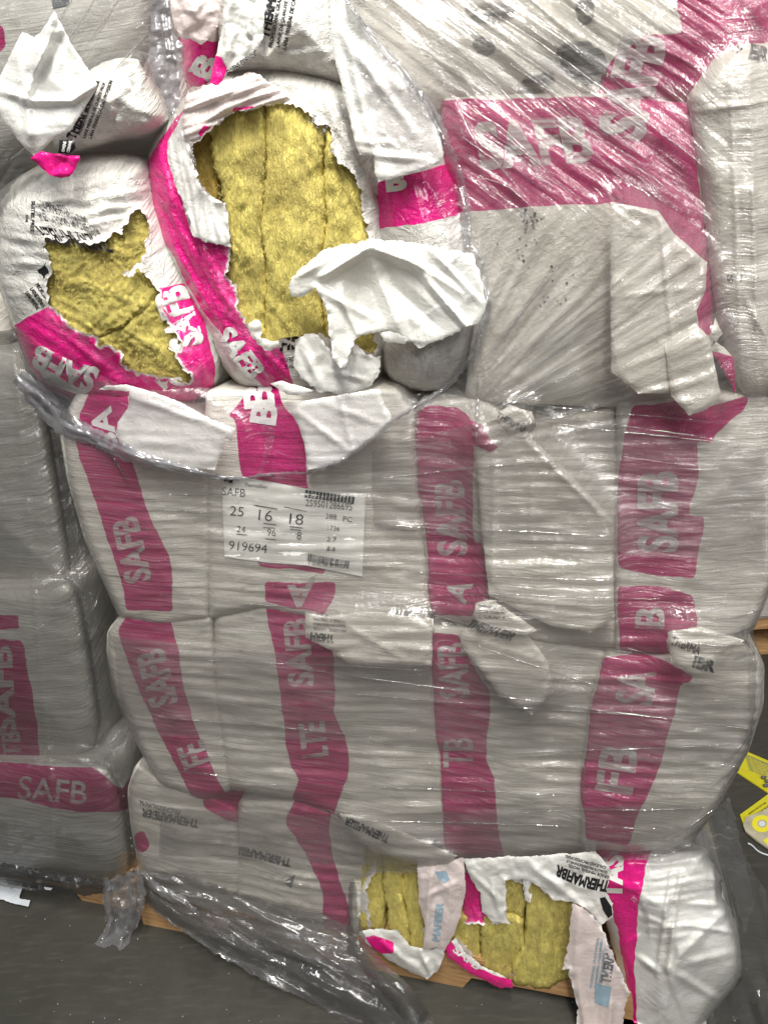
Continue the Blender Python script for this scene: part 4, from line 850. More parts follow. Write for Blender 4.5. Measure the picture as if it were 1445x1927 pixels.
for k, t in enumerate(('CALIDAD PROFESIONAL', 'QUALITE PROFESSIONNELLE', 'MINERAL WOOL')): text(t, 620, 1167 + k * 9, 6, 184, 62, hw, M_FADE, eO, bold=.02)
text('THERM', 606, 1200, 16, 188, 44, hw, M_FADE, eO, bold=.05)
hq = tail([(1255, 1190), (1268, 1186), (1320, 1180), (1400, 1205), (1350, 1235), (1338, 1262), (1306, 1268), (1262, 1245)], eQ, .078, seed=71)
text('THERMA', 1290, 1215, 17, 22, 60, hq, M_FADE, eQ, bold=.05); text('IBR', 1325, 1250, 24, 14, 44, hq, M_FADE, eQ, bold=.06)
hb = tail([(925, 785), (960, 762), (1000, 775), (1010, 800), (985, 832), (950, 812)], eL, .058, seed=72)
text('THERMAF', 962, 795, 13, 30, 62, hb, M_FADE, eL, bold=.05)
tail([(884, 790), (905, 800), (925, 830), (938, 842), (920, 850), (893, 838)], eL, .060, seed=73, pinks=[[(800, 700), (1000, 700), (1000, 900), (800, 900)]])
tail([(640, 1530), (700, 1540), (780, 1575), (860, 1610), (820, 1640), (700, 1600), (650, 1560)], eS, .030, seed=74)
text('THERMAFIBER', 690, 1562, 16, 204, 90, lambda x, y: .036 + RDG * ridges(x, y), M_FADE, eS, bold=.04)

# dark rolled edges between rows are left to real shadow

# ------------------------------------------------------------------ neighbouring stack at the left
LG = 'bags of the stack at the left edge'
def lb(label, outl, base, pinks=(), seed=0, **kw):
    kw.setdefault('R', 50); kw.setdefault('drop', .05)
    return bag('insulation_bag', label, outl, base, pinks, group=LG, mat=M_BAGW, seed=seed, step=6, bulge=.02, cr=.0016, rd=.0018, surf=False, **kw)
eW, hW = lb('grey white wrapped bag, upper one at the left edge beside the dark gap', [(-160, 640), (20, 650), (75, 690), (96, 800), (118, 940), (138, 1060), (130, 1105), (60, 1110), (-160, 1095)], -.12, [], 81)
eX, hX = lb('wrapped bag with a pink corner in the middle of the left stack', [(-160, 1095), (60, 1095), (140, 1080), (160, 1150), (184, 1300), (192, 1370), (170, 1425), (100, 1440), (-160, 1425)], -.07, [[(-200, 1152), (38, 1156), (41, 1188), (-200, 1172)], [(-200, 1200), (45, 1204), (53, 1257), (72, 1370), (75, 1440), (-200, 1440)]], 82)
text('SAFB', 6, 1300, 44, -93, 170, hX, parent=eX, bold=.035, **LT); text('TB', 22, 1400, 36, -93, 50, hX, parent=eX, bold=.03, **LT)
eY, hY = lb('lowest wrapped bag of the left stack with a pink band across', [(-160, 1420), (100, 1432), (190, 1428), (225, 1460), (240, 1540), (252, 1630), (218, 1682), (60, 1668), (-160, 1638)], -.02, [[(-200, 1420), (91, 1441), (177, 1445), (204, 1464), (234, 1490), (270, 1518), (211, 1530), (151, 1528), (0, 1500), (-200, 1480)]], 83)
text('SAFB', 100, 1487, 44, 5, 130, hY, parent=eY, bold=.01, **LT)
eZ, hZ = lb('shadowed wrapped bag high in the left stack behind the torn bag', [(-160, 290), (0, 300), (20, 420), (30, 560), (30, 650), (10, 690), (-160, 680)], -.18, [], 84)
eTL, hTL = bag('insulation_bag', 'grey bag behind the film in the top left corner', [(-120, -120), (310, -120), (300, 60), (240, 130), (130, 200), (30, 300), (-120, 340)], -.13, [[(-60, 30), (8, 50), (14, 88), (0, 100), (-60, 90)]], group='bags of the top row', mat=M_BAGW, seed=85, R=60, drop=.06, cr=.002, rd=.0012, bulge=.02, surf=False)
patch([(96, -10), (132, -12), (130, 10), (100, 16)], hTL, M_GREY, eTL, name='logo')

# ------------------------------------------------------------------ film over the big stack
GS = 5
gx = np.arange(-80, 1560, GS, dtype=float); gy = np.arange(-100, 2010, GS, dtype=float); GX, GY = np.meshgrid(gx, gy)
HG = np.full(GX.shape, -.06)
for nme, so, hf in SURF:
    lo = so.min(0); hi = so.max(0)
    i0, i1 = np.searchsorted(gx, (lo[0], hi[0])); j0, j1 = np.searchsorted(gy, (lo[1], hi[1]))
    if i1 <= i0 or j1 <= j0: continue
    X = GX[j0:j1, i0:i1]; Y = GY[j0:j1, i0:i1]
    ins_ = inside(X.ravel(), Y.ravel(), [so]).reshape(X.shape)
    h = np.where(ins_, hf(X.ravel(), Y.ravel()).reshape(X.shape) - (RDG * ridges(X, Y) if True else 0), -9)
    HG[j0:j1, i0:i1] = np.maximum(HG[j0:j1, i0:i1], h)
HF = HG.copy()
def blur(a, n):
    for _ in range(n):
        for ax in (0, 1):
            p = np.concatenate((a.take([0], ax), a, a.take([-1], ax)), ax)
            a = .25 * p.take(range(0, a.shape[ax]), ax) + .5 * a + .25 * p.take(range(2, a.shape[ax] + 2), ax)
    return a
for k in range(40):
    HF = np.maximum(blur(HF, 2), HG)
HF = blur(np.maximum(HF, HG + .001), 2); HF = np.maximum(HF, HG + .0015)
def film_hf(x, y, up=.0035, rd=.0030, cr=.0009):
    fx = np.clip((x - gx[0]) / GS, 0, len(gx) - 1.001); fy = np.clip((y - gy[0]) / GS, 0, len(gy) - 1.001)
    i = fx.astype(int); j = fy.astype(int); u = fx - i; v = fy - j
    h = HF[j, i] * (1 - u) * (1 - v) + HF[j, i + 1] * u * (1 - v) + HF[j + 1, i] * (1 - u) * v + HF[j + 1, i + 1] * u * v
    return h + up + rd * ridges(x, y) + cr * cre(x, y, 60, 77)
HOLE = [(648, -40), (655, 8), (677, 36), (710, 78), (760, 131), (798, 185), (820, 220), (838, 270), (856, 307), (866, 340), (876, 395), (880, 457), (903, 492), (917, 567), (912, 604), (890, 668), (848, 722), (811, 748), (736, 791), (699, 825), (636, 870), (582, 890), (516, 892), (465, 900), (412, 899), (350, 884), (286, 869), (233, 850), (186, 826), (123, 800), (83, 756), (36, 707)]
LIP = [(668, 1655), (700, 1642), (760, 1640), (860, 1642), (900, 1633), (990, 1631), (1051, 1627), (1107, 1622), (1164, 1618), (1213, 1616), (1262, 1606), (1300, 1590)]
BL = [(262, 1640), (260, 1687), (325, 1740), (400, 1790), (516, 1855), (600, 1892), (671, 1935), (700, 1990), (800, 1990)]
BR = [(787, 1927), (757, 1874), (710, 1828), (667, 1781), (663, 1704)]
outer = jag(HOLE, 3.0, 5, 5, False).tolist()[::-1]           # from left-top tear to the top
left = [(60, 745), (100, 790), (118, 812), (130, 906), (162, 1016), (190, 1082), (211, 1135), (222, 1158), (204, 1190), (202, 1240), (212, 1300), (246, 1380), (270, 1420), (262, 1440), (245, 1470), (242, 1500), (248, 1560)] + BL + BR
lip = jag(LIP, 2.5, 8, 4, False).tolist()
right = [(1318, 1565), (1357, 1510), (1388, 1452), (1408, 1412), (1421, 1373), (1435, 1330), (1438, 1252), (1416, 1192), (1432, 1150), (1462, 1080), (1500, 900), (1530, 500), (1530, -40)]
# full loop: start at top of tear, down the tear to the left, down the left edge, the skirt, the lip, up the right
loop = jag(HOLE, 3.0, 5, 5, False).tolist() + left + lip + right
loop = arr(loop)
loopr = resample(loop, 9)
def film_all(x, y):
    h = film_hf(x, y)
    # towards the bottom left the film leaves the bags and hangs to the floor
    k = ss(1640, 1760, y - .22 * (x - 300)) * ss(860, 760, x)
    loose = .03 + .07 * ss(1700, 1900, y) + .008 * pn(x / 90 - y / 120, (y - .5 * x) / 30, 61) + .002 * pn(x / 60, (y - .45 * x) / 12, 62) + .0015 * cre(x, y, 60, 63)
    return h * (1 - k) + (np.maximum(h * .3, 0) + loose) * k
wrap = empty('stretch_film', onplane(.05, 0, -.4), 'torn grey stretch film wound tight round the big stack of bags', 'stretch film')
fs = sheet('film_sheet', [loopr], film_all, M_FILM, wrap, step=5, seed=77, floor=.004)

def ribbon(name, path, widths, hfun, mat, parent, k=7, lift=.012, noise=.004, seed=0, step=5, closed=False, off=0, edge=1.6):
    """rolled, gathered film along a torn edge"""
    p = resample(path, step, False); n = len(p)
    t = np.gradient(p, axis=0); t /= np.maximum(np.hypot(t[:, 0], t[:, 1]), 1e-6)[:, None]; nr = np.stack((-t[:, 1], t[:, 0]), 1)
    for _ in range(3): nr = (np.roll(nr, 1, 0) + nr * 2 + np.roll(nr, -1, 0)) / 4; nr[0] = nr[1]; nr[-1] = nr[-2]
    s = np.linspace(0, 1, n); wd = np.interp(s, np.linspace(0, 1, len(widths)), widths)
    V = []; idx = np.arange(n) * step; pos = []
    for j in range(k + 1):
        a = j / k; w = (a - .5 + off) * wd
        if j == 0 or j == k: w = w + edge * (pn(idx / 7., idx * 0 + .3, seed + j) + pn(idx / 3.5, idx * 0 + .3, seed + j + 20)) * 2
        q = p + nr * w[:, None]; pos.append(q)
    pos = np.stack(pos, 1)
    x = pos[..., 0].ravel(); y = pos[..., 1].ravel(); aa = np.tile(np.arange(k + 1) / k, n); ii = np.repeat(idx, k + 1)
    base = np.repeat(hfun(p[:, 0], p[:, 1]), k + 1) * .5 + hfun(x, y) * .5
    wr = np.repeat(wd, k + 1)
    h = base + .002 + lift * np.sin(math.pi * aa) * (.5 + wr / wd.max() * .5) + noise * (.35 * pn(ii / 11., aa * 3, seed + 3) + 1.3 * pn(ii / 60., aa * 5, seed + 4) + 1.6 * pn(ii / 6., aa * 1.5, seed + 5) * (np.abs(aa - .5) * 2) ** 3 + .5 * pn(ii / 14., aa * 9, seed + 6)) * np.sin(math.pi * np.clip(aa, .12, .88))
    r = ray(x, y); z = CH + (h - CN) / (r @ NN) * r[:, 2]; h = np.where(z < .004, dfloor(x, y, .004 + .004 * np.abs(np.sin(aa * 9))), h)
    V = P(x, y, h); g = np.arange(n * (k + 1)).reshape(n, k + 1)
    f = np.stack((g[:-1, :-1], g[1:, :-1], g[1:, 1:], g[:-1, 1:]), -1).reshape(-1, 4)
    return mesh(name, V, f, mat, parent, attrs={'w1': x * 0, 'w2': x * 0})
fh = lambda x, y: film_hf(x, y)
ribbon('torn_rim', HOLE[22:][::-1], [34, 46, 44, 34, 30, 24, 16, 10, 7, 6], fh, M_RIM, wrap, seed=3, lift=.008, k=12, noise=.005)
ribbon('torn_rim', HOLE[:23][::-1], [7, 6, 6, 7, 8, 12, 18, 20, 16, 18, 15, 13, 11, 9], fh, M_RIM2, wrap, seed=4, lift=.006, k=7, noise=.004)
ribbon('torn_rim', LIP, [10, 9, 8, 7, 6, 5, 5], fh, M_THIN, wrap, seed=9, lift=.006)
# long fold that runs from the left tear down across the first stripe
ribbon('film_fold', [(60, 738), (140, 800), (205, 850), (240, 905)], [30, 30, 14, 3], fh, M_SKIRT, wrap, seed=15, lift=.006, noise=.001)
SK = [(262, 1648), (300, 1640), (360, 1650), (450, 1682), (540, 1706), (610, 1722), (664, 1745), (690, 1812), (730, 1860), (770, 1930), (800, 1990), (700, 1990), (671, 1938), (600, 1893), (516, 1856), (400, 1791), (325, 1741), (259, 1688)]
def skf(x, y):
    v = y - .50 * (x - 300); u = x + .5 * y
    return film_all(x, y) + .008 + .009 * pn(u / 260, v / 34, 71) + .004 * np.clip(1 - np.abs(pn(u / 260, v / 30, 72)) * 5, 0, 1) + .002 * pn(u / 90, v / 11, 73) + .0015 * cre(x, y, 26, 74)
sheet('sagging_hem', [jag(SK, 2.5, 31, 5)], skf, M_LOW, wrap, step=3.6, seed=31)
# right border of the sagging skirt
lf = lambda x, y: film_all(x, y) + .012
ribbon('film_fold', [(664, 1660), (663, 1720), (672, 1785), (712, 1832), (760, 1880), (800, 1940), (830, 1990)], [10, 22, 40, 46, 50, 54, 60], lf, M_SKIRT, wrap, seed=18, lift=.018, noise=.003)
ribbon('film_fold', [(262, 1680), (330, 1735), (440, 1795), (560, 1850), (680, 1915), (760, 1970)], [18, 26, 34, 40, 46, 50], lf, M_SKIRT, wrap, seed=19, lift=.014, noise=.003, off=-.4)
ribbon('film_fold', [(430, 1740), (520, 1780), (620, 1820), (700, 1860), (760, 1930)], [10, 26, 22, 20, 16], lf, M_SKIRT, wrap, seed=20, lift=.012, noise=.003)
rf = random.Random(12)
DG = [(880, -10, 1310, 300), (860, 20, 1200, 258), (930, -20, 1180, 170), (1040, -20, 1210, 90), (1060, 180, 1250, 330), (850, 80, 1010, 240), (880, 200, 1010, 300), (900, 330, 1010, 400), (1110, -20, 1240, 60), (1400, -20, 1445, 40), (1040, 230, 1180, 345), (850, 180, 910, 300), (860, 250, 990, 372), (1170, 300, 1290, 390), (960, 120, 1100, 232), (990, 30, 1150, 150), (1240, 250, 1330, 320), (835, 95, 905, 190), (930, 240, 1040, 330)]
for k, (x0, y0, x1, y1) in enumerate(DG):
    mx, my = (x0 + x1) / 2 + rf.uniform(-6, 6), (y0 + y1) / 2 - rf.uniform(2, 12)
    ribbon('film_fold', [(x0, y0), (mx, my), (x1, y1)], [2, rf.uniform(5, 12), 2], fh, M_GLINT, wrap, k=6, seed=100 + k, lift=rf.uniform(.006, .011), noise=.0012, edge=.2)
for k in range(26):
    a = math.radians(rf.uniform(14, 62)); r1 = rf.uniform(120, 260); r2 = r1 + rf.uniform(90, 260); cx, cy = 800, 850
    p0 = (cx + r1 * math.cos(a), cy - r1 * math.sin(a)); p1 = (cx + r2 * math.cos(a * .94), cy - r2 * math.sin(a * .94))
    if p0[0] < 900 or p1[0] > 1330 or p1[1] < 440: continue
    ribbon('film_fold', [p0, ((p0[0] + p1[0]) / 2, (p0[1] + p1[1]) / 2 + 3), p1], [2, rf.uniform(5, 9), 2], fh, M_GLINT, wrap, k=5, seed=140 + k, lift=rf.uniform(.003, .006), noise=.0008, edge=.2)
ribbon('film_fold', [(1398, 1205), (1417, 1235), (1416, 1330), (1404, 1410), (1380, 1455), (1350, 1505)], [8, 12, 9, 8, 6, 4], fh, M_GLINT, wrap, seed=170, lift=.006, noise=.001)
for k, (x0, y0, x1, y1) in enumerate([(1340, 1165, 1425, 1150), (1350, 1195, 1412, 1180), (1300, 1210, 1400, 1215), (1345, 1240, 1420, 1230), (1360, 1440, 1410, 1380), (1340, 1480, 1395, 1425), (1250, 1580, 1340, 1525), (300, 930, 418, 925), (310, 960, 425, 962), (330, 905, 415, 915), (900, 700, 895, 860), (905, 520, 890, 700)]):
    ribbon('film_fold', [(x0, y0), ((x0 + x1) / 2, (y0 + y1) / 2 + 4), (x1, y1)], [3, 9, 3], fh, M_GLINT, wrap, k=5, seed=180 + k, lift=.005, noise=.0015, edge=.3)

for k, (x0, y0, x1, y1) in enumerate([(190, -20, 90, 140), (235, -20, 140, 120), (150, -20, 60, 110), (280, 60, 200, 150), (20, 300, 90, 250)]):
    ribbon('film_fold', [(x0, y0), ((x0 + x1) / 2 + 3, (y0 + y1) / 2), (x1, y1)], [2, 9, 2], lambda x, y: .036 + 0 * x, M_GLINT, wrap, k=6, seed=220 + k, lift=.008, noise=.001, edge=.2)
for k, (x0, y0, x1, y1) in enumerate([(560, 1258, 1410, 1372), (600, 1300, 1250, 1350), (1010, 775, 1440, 842), (1000, 790, 1400, 838), (990, 760, 1380, 800), (300, 1350, 700, 1388), (640, 1480, 1080, 1500), (300, 1120, 640, 1150), (700, 985, 1150, 1010), (900, 1215, 1150, 1300), (350, 1240, 800, 1262), (680, 1545, 1240, 1560), (720, 900, 1130, 860), (300, 1450, 560, 1480), (930, 1420, 1390, 1400), (760, 1075, 1160, 1092), (820, 1120, 1240, 1128), (960, 1530, 1330, 1520)]):
    ribbon('film_fold', [(x0, y0), ((x0 * 2 + x1) / 3, (y0 * 2 + y1) / 3 + rf.uniform(-4, 4)), ((x0 + x1 * 2) / 3, (y0 + y1 * 2) / 3 + rf.uniform(-4, 4)), (x1, y1)], [1.5, rf.uniform(3, 6), rf.uniform(2, 5), 1.5], fh, M_GLINT, wrap, k=4, seed=250 + k, lift=.0035, noise=.0008, edge=.2)
OV1 = [(212, 1196), (420, 1222), (700, 1238), (1000, 1262), (1428, 1300), (1414, 1392), (1380, 1440), (1000, 1425), (620, 1392), (252, 1384), (226, 1320)]
OV2 = [(700, 846), (880, 800), (1000, 778), (1440, 846), (1440, 1060), (1160, 1040), (800, 1004), (704, 990), (700, 940)]
OV3 = [(300, 1520), (640, 1536), (1010, 1520), (1330, 1512), (1280, 1575), (1120, 1600), (980, 1612), (860, 1626), (690, 1630), (300, 1610)]
for k, q in enumerate((OV1, OV2, OV3)):
    sheet('film_overlap', [jag(q, 1.2, 60 + k, 6)], lambda x, y: film_hf(x, y, .0055, .0020, .0008) + .0008 * pn(x / 200, y / 7, 66), M_LAP, wrap, step=6, seed=60 + k)
# strip hanging in the upper left
STR = [(286, -30), (320, -30), (325, 60), (342, 83), (345, 133), (335, 200), (322, 224), (309, 186), (292, 150), (279, 106), (284, 66)]
sheet('hanging_strip', [jag(STR, 1.8, 6, 4)], plane_hf(STR, .085, R=14, drop=.012, cr=.008, crs=20, seed=91, folds=[(300, -20, 325, 200, 7, .008), (312, 0, 336, 150, 6, .006)]), M_RIM, wrap, step=4, seed=5)
ribbon('film_fold', [(322, 205), (336, 240), (356, 285), (362, 320), (352, 350)], [20, 22, 16, 18, 8], lambda x, y: .095 + 0 * x, M_THIN, wrap, seed=24, lift=.008, noise=.005)
TLS = [(-60, -60), (300, -60), (290, 60), (280, 110), (255, 150), (205, 130), (180, 150), (120, 240), (40, 330), (0, 380), (-60, 400)]
def tls(x, y):
    v = -x * .64 + y * .77; u = x * .77 + y * .64; v2 = x * .8 + y * .55
    return .028 + .010 * pn(u / 90, v / 90, 3) + .0035 * pn((x * .5 - y * .85) / 260, v2 / 12, 8) + .004 * np.clip(1 - np.abs(pn((x * .5 - y * .85) / 300, v2 / 45, 9)) * 6, 0, 1)
sheet('film_sheet', [jag(TLS, 1.5, 7, 5)], tls, M_DIM, wrap, step=5, seed=6)
# single thin layer drawn across the folded tails and the foot of the torn bags
THN = [(60, 715), (120, 700), (190, 718), (330, 762), (400, 756), (560, 758), (720, 738), (800, 742), (811, 748), (736, 791), (699, 825), (636, 870), (582, 892), (516, 894), (465, 902), (412, 902), (350, 886), (286, 871), (233, 852), (186, 828), (123, 802), (83, 758)]
sheet('thin_film_layer', [jag(THN, 1.5, 9, 5)], lambda x, y: film_hf(x, y, .002, .0016, .001) + .0012 * pn(x / 160, (y + .06 * x) / 6, 44), M_THIN, wrap, step=4, seed=7)
THR = [(760, 129), (798, 183), (820, 222), (838, 270), (856, 307), (866, 340), (876, 395), (882, 457), (903, 492), (917, 567), (912, 604), (890, 668), (848, 720), (820, 735), (790, 740), (850, 560), (845, 480), (832, 405), (805, 350), (790, 320), (700, 290), (690, 200), (668, 120), (700, 90)]
sheet('thin_film_layer', [jag(THR, 3, 10, 5)], lambda x, y: film_hf(x, y, .003, .0006, .001) + .003 * cre(x, y, 16, 45) + .0015 * pn(x / 7, y / 9, 46), M_THIN, wrap, step=3.6, seed=8)
THA = [(30, 612), (70, 640), (150, 690), (260, 735), (405, 728), (400, 760), (300, 775), (180, 790), (110, 770), (60, 720), (36, 660)]
sheet('thin_film_layer', [jag(THA, 1.5, 9, 5)], lambda x, y: film_hf(x, y, .003, .0012, .001), M_THIN, wrap, step=5, seed=9)
# bunched shreds
ribbon('film_shred', [(445, 790), (480, 778), (520, 772), (560, 765)], [6, 14, 16, 5], lambda x, y: film_hf(x, y) + .004, M_THIN, wrap, seed=31, lift=.006, noise=.004)
ribbon('film_shred', [(500, 790), (508, 830), (500, 860), (486, 893)], [24, 18, 10, 4], lambda x, y: film_hf(x, y) + .004, M_THIN, wrap, seed=32, lift=.006, noise=.004)
ribbon('film_shred', [(1188, 1690), (1212, 1706), (1218, 1735), (1222, 1765)], [8, 12, 8, 3], lambda x, y: hV(x, y) + .004, M_THIN, wrap, seed=33, lift=.004, noise=.004)

# loose sheet at the lower right
LR = [(1300, 1585), (1350, 1520), (1372, 1500), (1392, 1590), (1415, 1640), (1450, 1690), (1500, 1740), (1500, 1990), (1300, 1990), (1335, 1912), (1396, 1844), (1394, 1776), (1383, 1730), (1368, 1701), (1353, 1671), (1360, 1652), (1334, 1614), (1326, 1597)]
lrs = tag(sheet('loose_film', [jag(LR, 1.5, 11, 5)], lambda x, y: .02 + .03 * pn(x / 120, y / 200, 51) + .012 * pn((x - .25 * y) / 22, y / 160, 52) + .005 * cre(x, y, 40, 53), M_SKIRT, None, step=5, seed=12), 'loose crinkled film hanging to the floor at the right corner of the stack', 'film')
LR2 = [(1215, 1612), (1262, 1603), (1300, 1588), (1345, 1520), (1372, 1500), (1396, 1600), (1420, 1700), (1400, 1760), (1384, 1690), (1340, 1600), (1280, 1622), (1225, 1640)]
sheet('loose_edge', [jag(LR2, 1.5, 12, 5)], lambda x, y: .055 + .01 * pn((x - .25 * y) / 30, y / 100, 54) + .004 * cre(x, y, 30, 55), M_THIN, lrs, step=5, seed=13)

# ------------------------------------------------------------------ film of the left stack
wr2 = empty('stretch_film', onplane(b1 - .4, 0, -.4), 'grey film wound round the stack at the left edge, bunched dark along its foot', 'stretch film')
def lfilm(x, y):
    h = np.maximum(np.maximum(np.where(y < 1110, hW(x, y), -1), np.where((y > 1080) & (y < 1440), hX(x, y), -1)), np.where(y > 1405, hY(x, y), -1))
    h = np.maximum(h, -.16)
    h = h + .006 + .0016 * ridges(x, y) + .008 * np.exp(-((y - 1100 + .05 * x) / 26) ** 2) + .008 * np.exp(-((y - 1425) / 22) ** 2)
    e = np.abs(x - (30 + (y - 700) * .085)) ; h = h + .004 * np.exp(-(e / 5) ** 2)
    return h + .0025 * cre(x, y * 2.2, 70, 71)
LF = [(-160, 620), (30, 628), (78, 680), (102, 800), (124, 940), (146, 1060), (166, 1150), (190, 1300), (200, 1380), (228, 1450), (245, 1540), (256, 1632), (222, 1684), (60, 1670), (-160, 1640)]
sheet('film_sheet', [resample(LF, 8)], lfilm, M_DIM, wr2, step=4.5, seed=14, back=.5)
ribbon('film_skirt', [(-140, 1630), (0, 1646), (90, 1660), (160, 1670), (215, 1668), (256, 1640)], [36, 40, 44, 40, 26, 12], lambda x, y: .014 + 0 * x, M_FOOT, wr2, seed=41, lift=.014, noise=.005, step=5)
ribbon('film_fold', [(90, 1422), (140, 1430), (180, 1442), (215, 1400), (250, 1360)], [6, 14, 18, 22, 8], lambda x, y: -.04 - .0004 * np.maximum(x - 150, 0), M_THIN, wr2, seed=42, lift=.010, noise=.004)
ribbon('film_fold', [(-20, 1106), (60, 1102), (120, 1092), (150, 1070)], [8, 14, 24, 8], lambda x, y: -.07 - .0006 * np.maximum(x - 80, 0), M_THIN, wr2, seed=43, lift=.010, noise=.004)
# wisp bunched between the pallets
sc = [(196, 1680), (204, 1655), (226, 1645), (262, 1634), (270, 1660), (274, 1705), (262, 1735), (249, 1752), (238, 1780), (226, 1787), (214, 1776), (195, 1783), (176, 1776), (195, 1757), (204, 1735), (198, 1705)]
sw = tag(sheet('film_scrap', [jag(sc, 3, 21, 4)], lambda x, y: .03 + .012 * cre(x, y, 18, 81) + .008 * pn(x / 8, y / 30, 82), M_RIM2, None, step=3.5, seed=15), 'scrap of clear crinkled film hanging where the two pallets meet', 'film scrap')
for k, pth in enumerate(([(200, 1650), (203, 1700), (206, 1740), (190, 1778)], [(240, 1640), (252, 1700), (238, 1745), (226, 1785)], [(262, 1636), (268, 1680), (262, 1730)])):
    ribbon('film_strand', pth, [10, 14, 9, 4], lambda x, y: .045 + 0 * x, M_RIM2, sw, seed=50 + k, lift=.008, noise=.006, step=4)
ribbon('film_strand', [(268, 1640), (295, 1672), (330, 1690), (350, 1700), (375, 1722)], [10, 16, 20, 16, 5], lambda x, y: .05 + 0 * x, M_RIM2, sw, seed=57, lift=.01, noise=.008, step=4)

# ------------------------------------------------------------------ shipping label
LB = [(418, 892), (500, 905), (575, 919), (688, 929), (685, 1005), (682, 1085), (577, 1064), (500, 1058), (423, 1048), (420, 970)]
lb_h = lambda x, y: film_hf(x, y, .0022, .0016, .0004)
lab = tag(sheet('shipping_label', [resample(LB, 8)], lb_h, M_LABEL, None, step=6, seed=16), 'white shipping label with barcodes and the number 259501286695 under the film', 'label')
def lt(s, x, y, h, L, ang=5.5, **kw): text(s, x, y, h, ang, L, lb_h, M_INK, lab, up=.0007, step=6, bold=kw.get('bold', -.004))
bars(575, 922, 669, 935, 14, 14, lb_h, M_INK, lab, even=True, duty=.8, up=.0007)
lt('259501286695', 619, 950, 13, 88, bold=.0); lt('288', 623, 972, 10, 21); lt('PC', 654, 977, 10, 17); lt('1736', 628, 994, 9, 22); lt('2.7', 624, 1015, 9, 18)
bars(580, 1042, 658, 1056, 15, 46, lb_h, M_INK, lab, seed=4, up=.0007); lt('1 004756 371733 1', 618, 1063, 7, 74)
bars(616, 1028, 632, 1030, 9, 8, lb_h, M_INK, lab, seed=7, up=.0007)
lt('SAFB', 440, 926, 15, 44); lt('25', 446, 962, 18, 26); lt('16', 500, 970, 20, 26); lt('18', 558, 977, 20, 26); lt('24', 454, 996, 12, 16); lt('96', 511, 1002, 14, 16); lt('8', 563, 1008, 14, 8)
lt('919694', 467, 1029, 17, 72); lt('Thermafiber', 482, 914, 7, 44)
for (x0, y0, x1, y1) in ((480, 950, 522, 957), (535, 953, 577, 962), (496, 984, 520, 987), (545, 990, 570, 993), (445, 1004, 465, 1006), (500, 1013, 520, 1015), (495, 992, 518, 993), (546, 995, 566, 997)):
    patch([(x0, y0), (x1, y1), (x1, y1 + 1.6), (x0, y0 + 1.6)], lb_h, M_INK, lab, up=.0007, name='rule')
patch([(421, 895), (439, 898), (438, 909), (422, 906)], lambda x, y: lb_h(x, y), M_BLACK, lab, up=.0045, name='logo')

M_CREAM = mat_flat('cream_blister', (.50, .46, .33), rough=.25, var=.3, bumpsc=60)
# ------------------------------------------------------------------ things on the floor
def card(name, label, cat, poly, mat, th=.004, group=None, z=0.002):
    L = arr(poly); b = Pf(L[:, 0], L[:, 1], np.full(len(L), z)); t = b.copy(); t[:, 2] += th; n = len(L)
    V = np.concatenate((t, b)); F_ = [list(range(n))] + [[i, n + i, n + (i + 1) % n, (i + 1) % n] for i in range(n)] + [list(range(n, 2 * n))[::-1]]
    o = mesh(name, V, F_, mat, smooth_=False, uv=V[:, :2]); return tag(o, label, cat, group)
def fprint(poly, mat, parent, z, name='print'):
    L = arr(poly); V = Pf(L[:, 0], L[:, 1], np.full(len(L), z)); return mesh(name, V, [list(range(len(L)))], mat, parent, smooth_=False, uv=V[:, :2])
def ftext(s, x, y, h, ang, L, parent, z, mat=None):
    hf = lambda a, b: dfloor(a, b, z); return text(s, x, y, h, ang, L, hf, mat or M_GREY, parent, up=0, bold=.02)
c1 = card('earplug_card', 'yellow card with grey ear plugs on the floor, the upper of the two', 'card', [(1406, 1417), (1470, 1444), (1470, 1508), (1445, 1494), (1383, 1453)], M_YEL, group='yellow cards on the floor')
for k in range(7): ftext('KEEP CLEAN DRY USE ONCE'[:23 - k], 1424 + k * 1.2, 1432 + k * 4.2, 2.6, 22, 48, c1, .0068)
fprint([(1404, 1420), (1465, 1446), (1465, 1447.5), (1403.5, 1421.2)], M_GREY, c1, .0066)
def lump(name, x, y, z, r, mat, parent=None, st=(1, 1, 1)):
    bm = bmesh.new(); bmesh.ops.create_icosphere(bm, subdivisions=2, radius=r); c = Pf(np.array(float(x)), np.array(float(y)), np.array(z))
    for v in bm.verts: v.co = Vector((v.co.x * st[0], v.co.y * st[1], v.co.z * st[2])) + Vector(c)
    me = bpy.data.meshes.new(name); bm.to_mesh(me); bm.free(); me.uv_layers.new(name='UVMap')
    me.polygons.foreach_set('use_smooth', [True] * len(me.polygons)); return link(name, me, mat, parent)
for k, (x, y) in enumerate([(1436, 1463), (1443, 1470), (1440, 1478)]): lump('ear_plug', x, y, .012, .007, M_METAL, c1, (1.2, .8, .8))
c2 = card('earplug_card', 'yellow card with clear blister on the floor, the lower one', 'card', [(1391, 1535), (1480, 1470), (1480, 1560), (1400, 1560)], M_YEL, group='yellow cards on the floor')
ftext('HEARING PROTECTORS', 1424, 1521, 3.2, -34, 40, c2, .0068, M_BLACK); ftext('CORDED EAR PLUGS', 1430, 1527, 3, -34, 44, c2, .0068, M_BLACK)
bl = card('blister', None, None, [(1397, 1556), (1402, 1541), (1430, 1530), (1480, 1505), (1480, 1615), (1445, 1599), (1420, 1582), (1401, 1566)], M_CREAM, th=.006, z=.007); 
bl.parent = c2
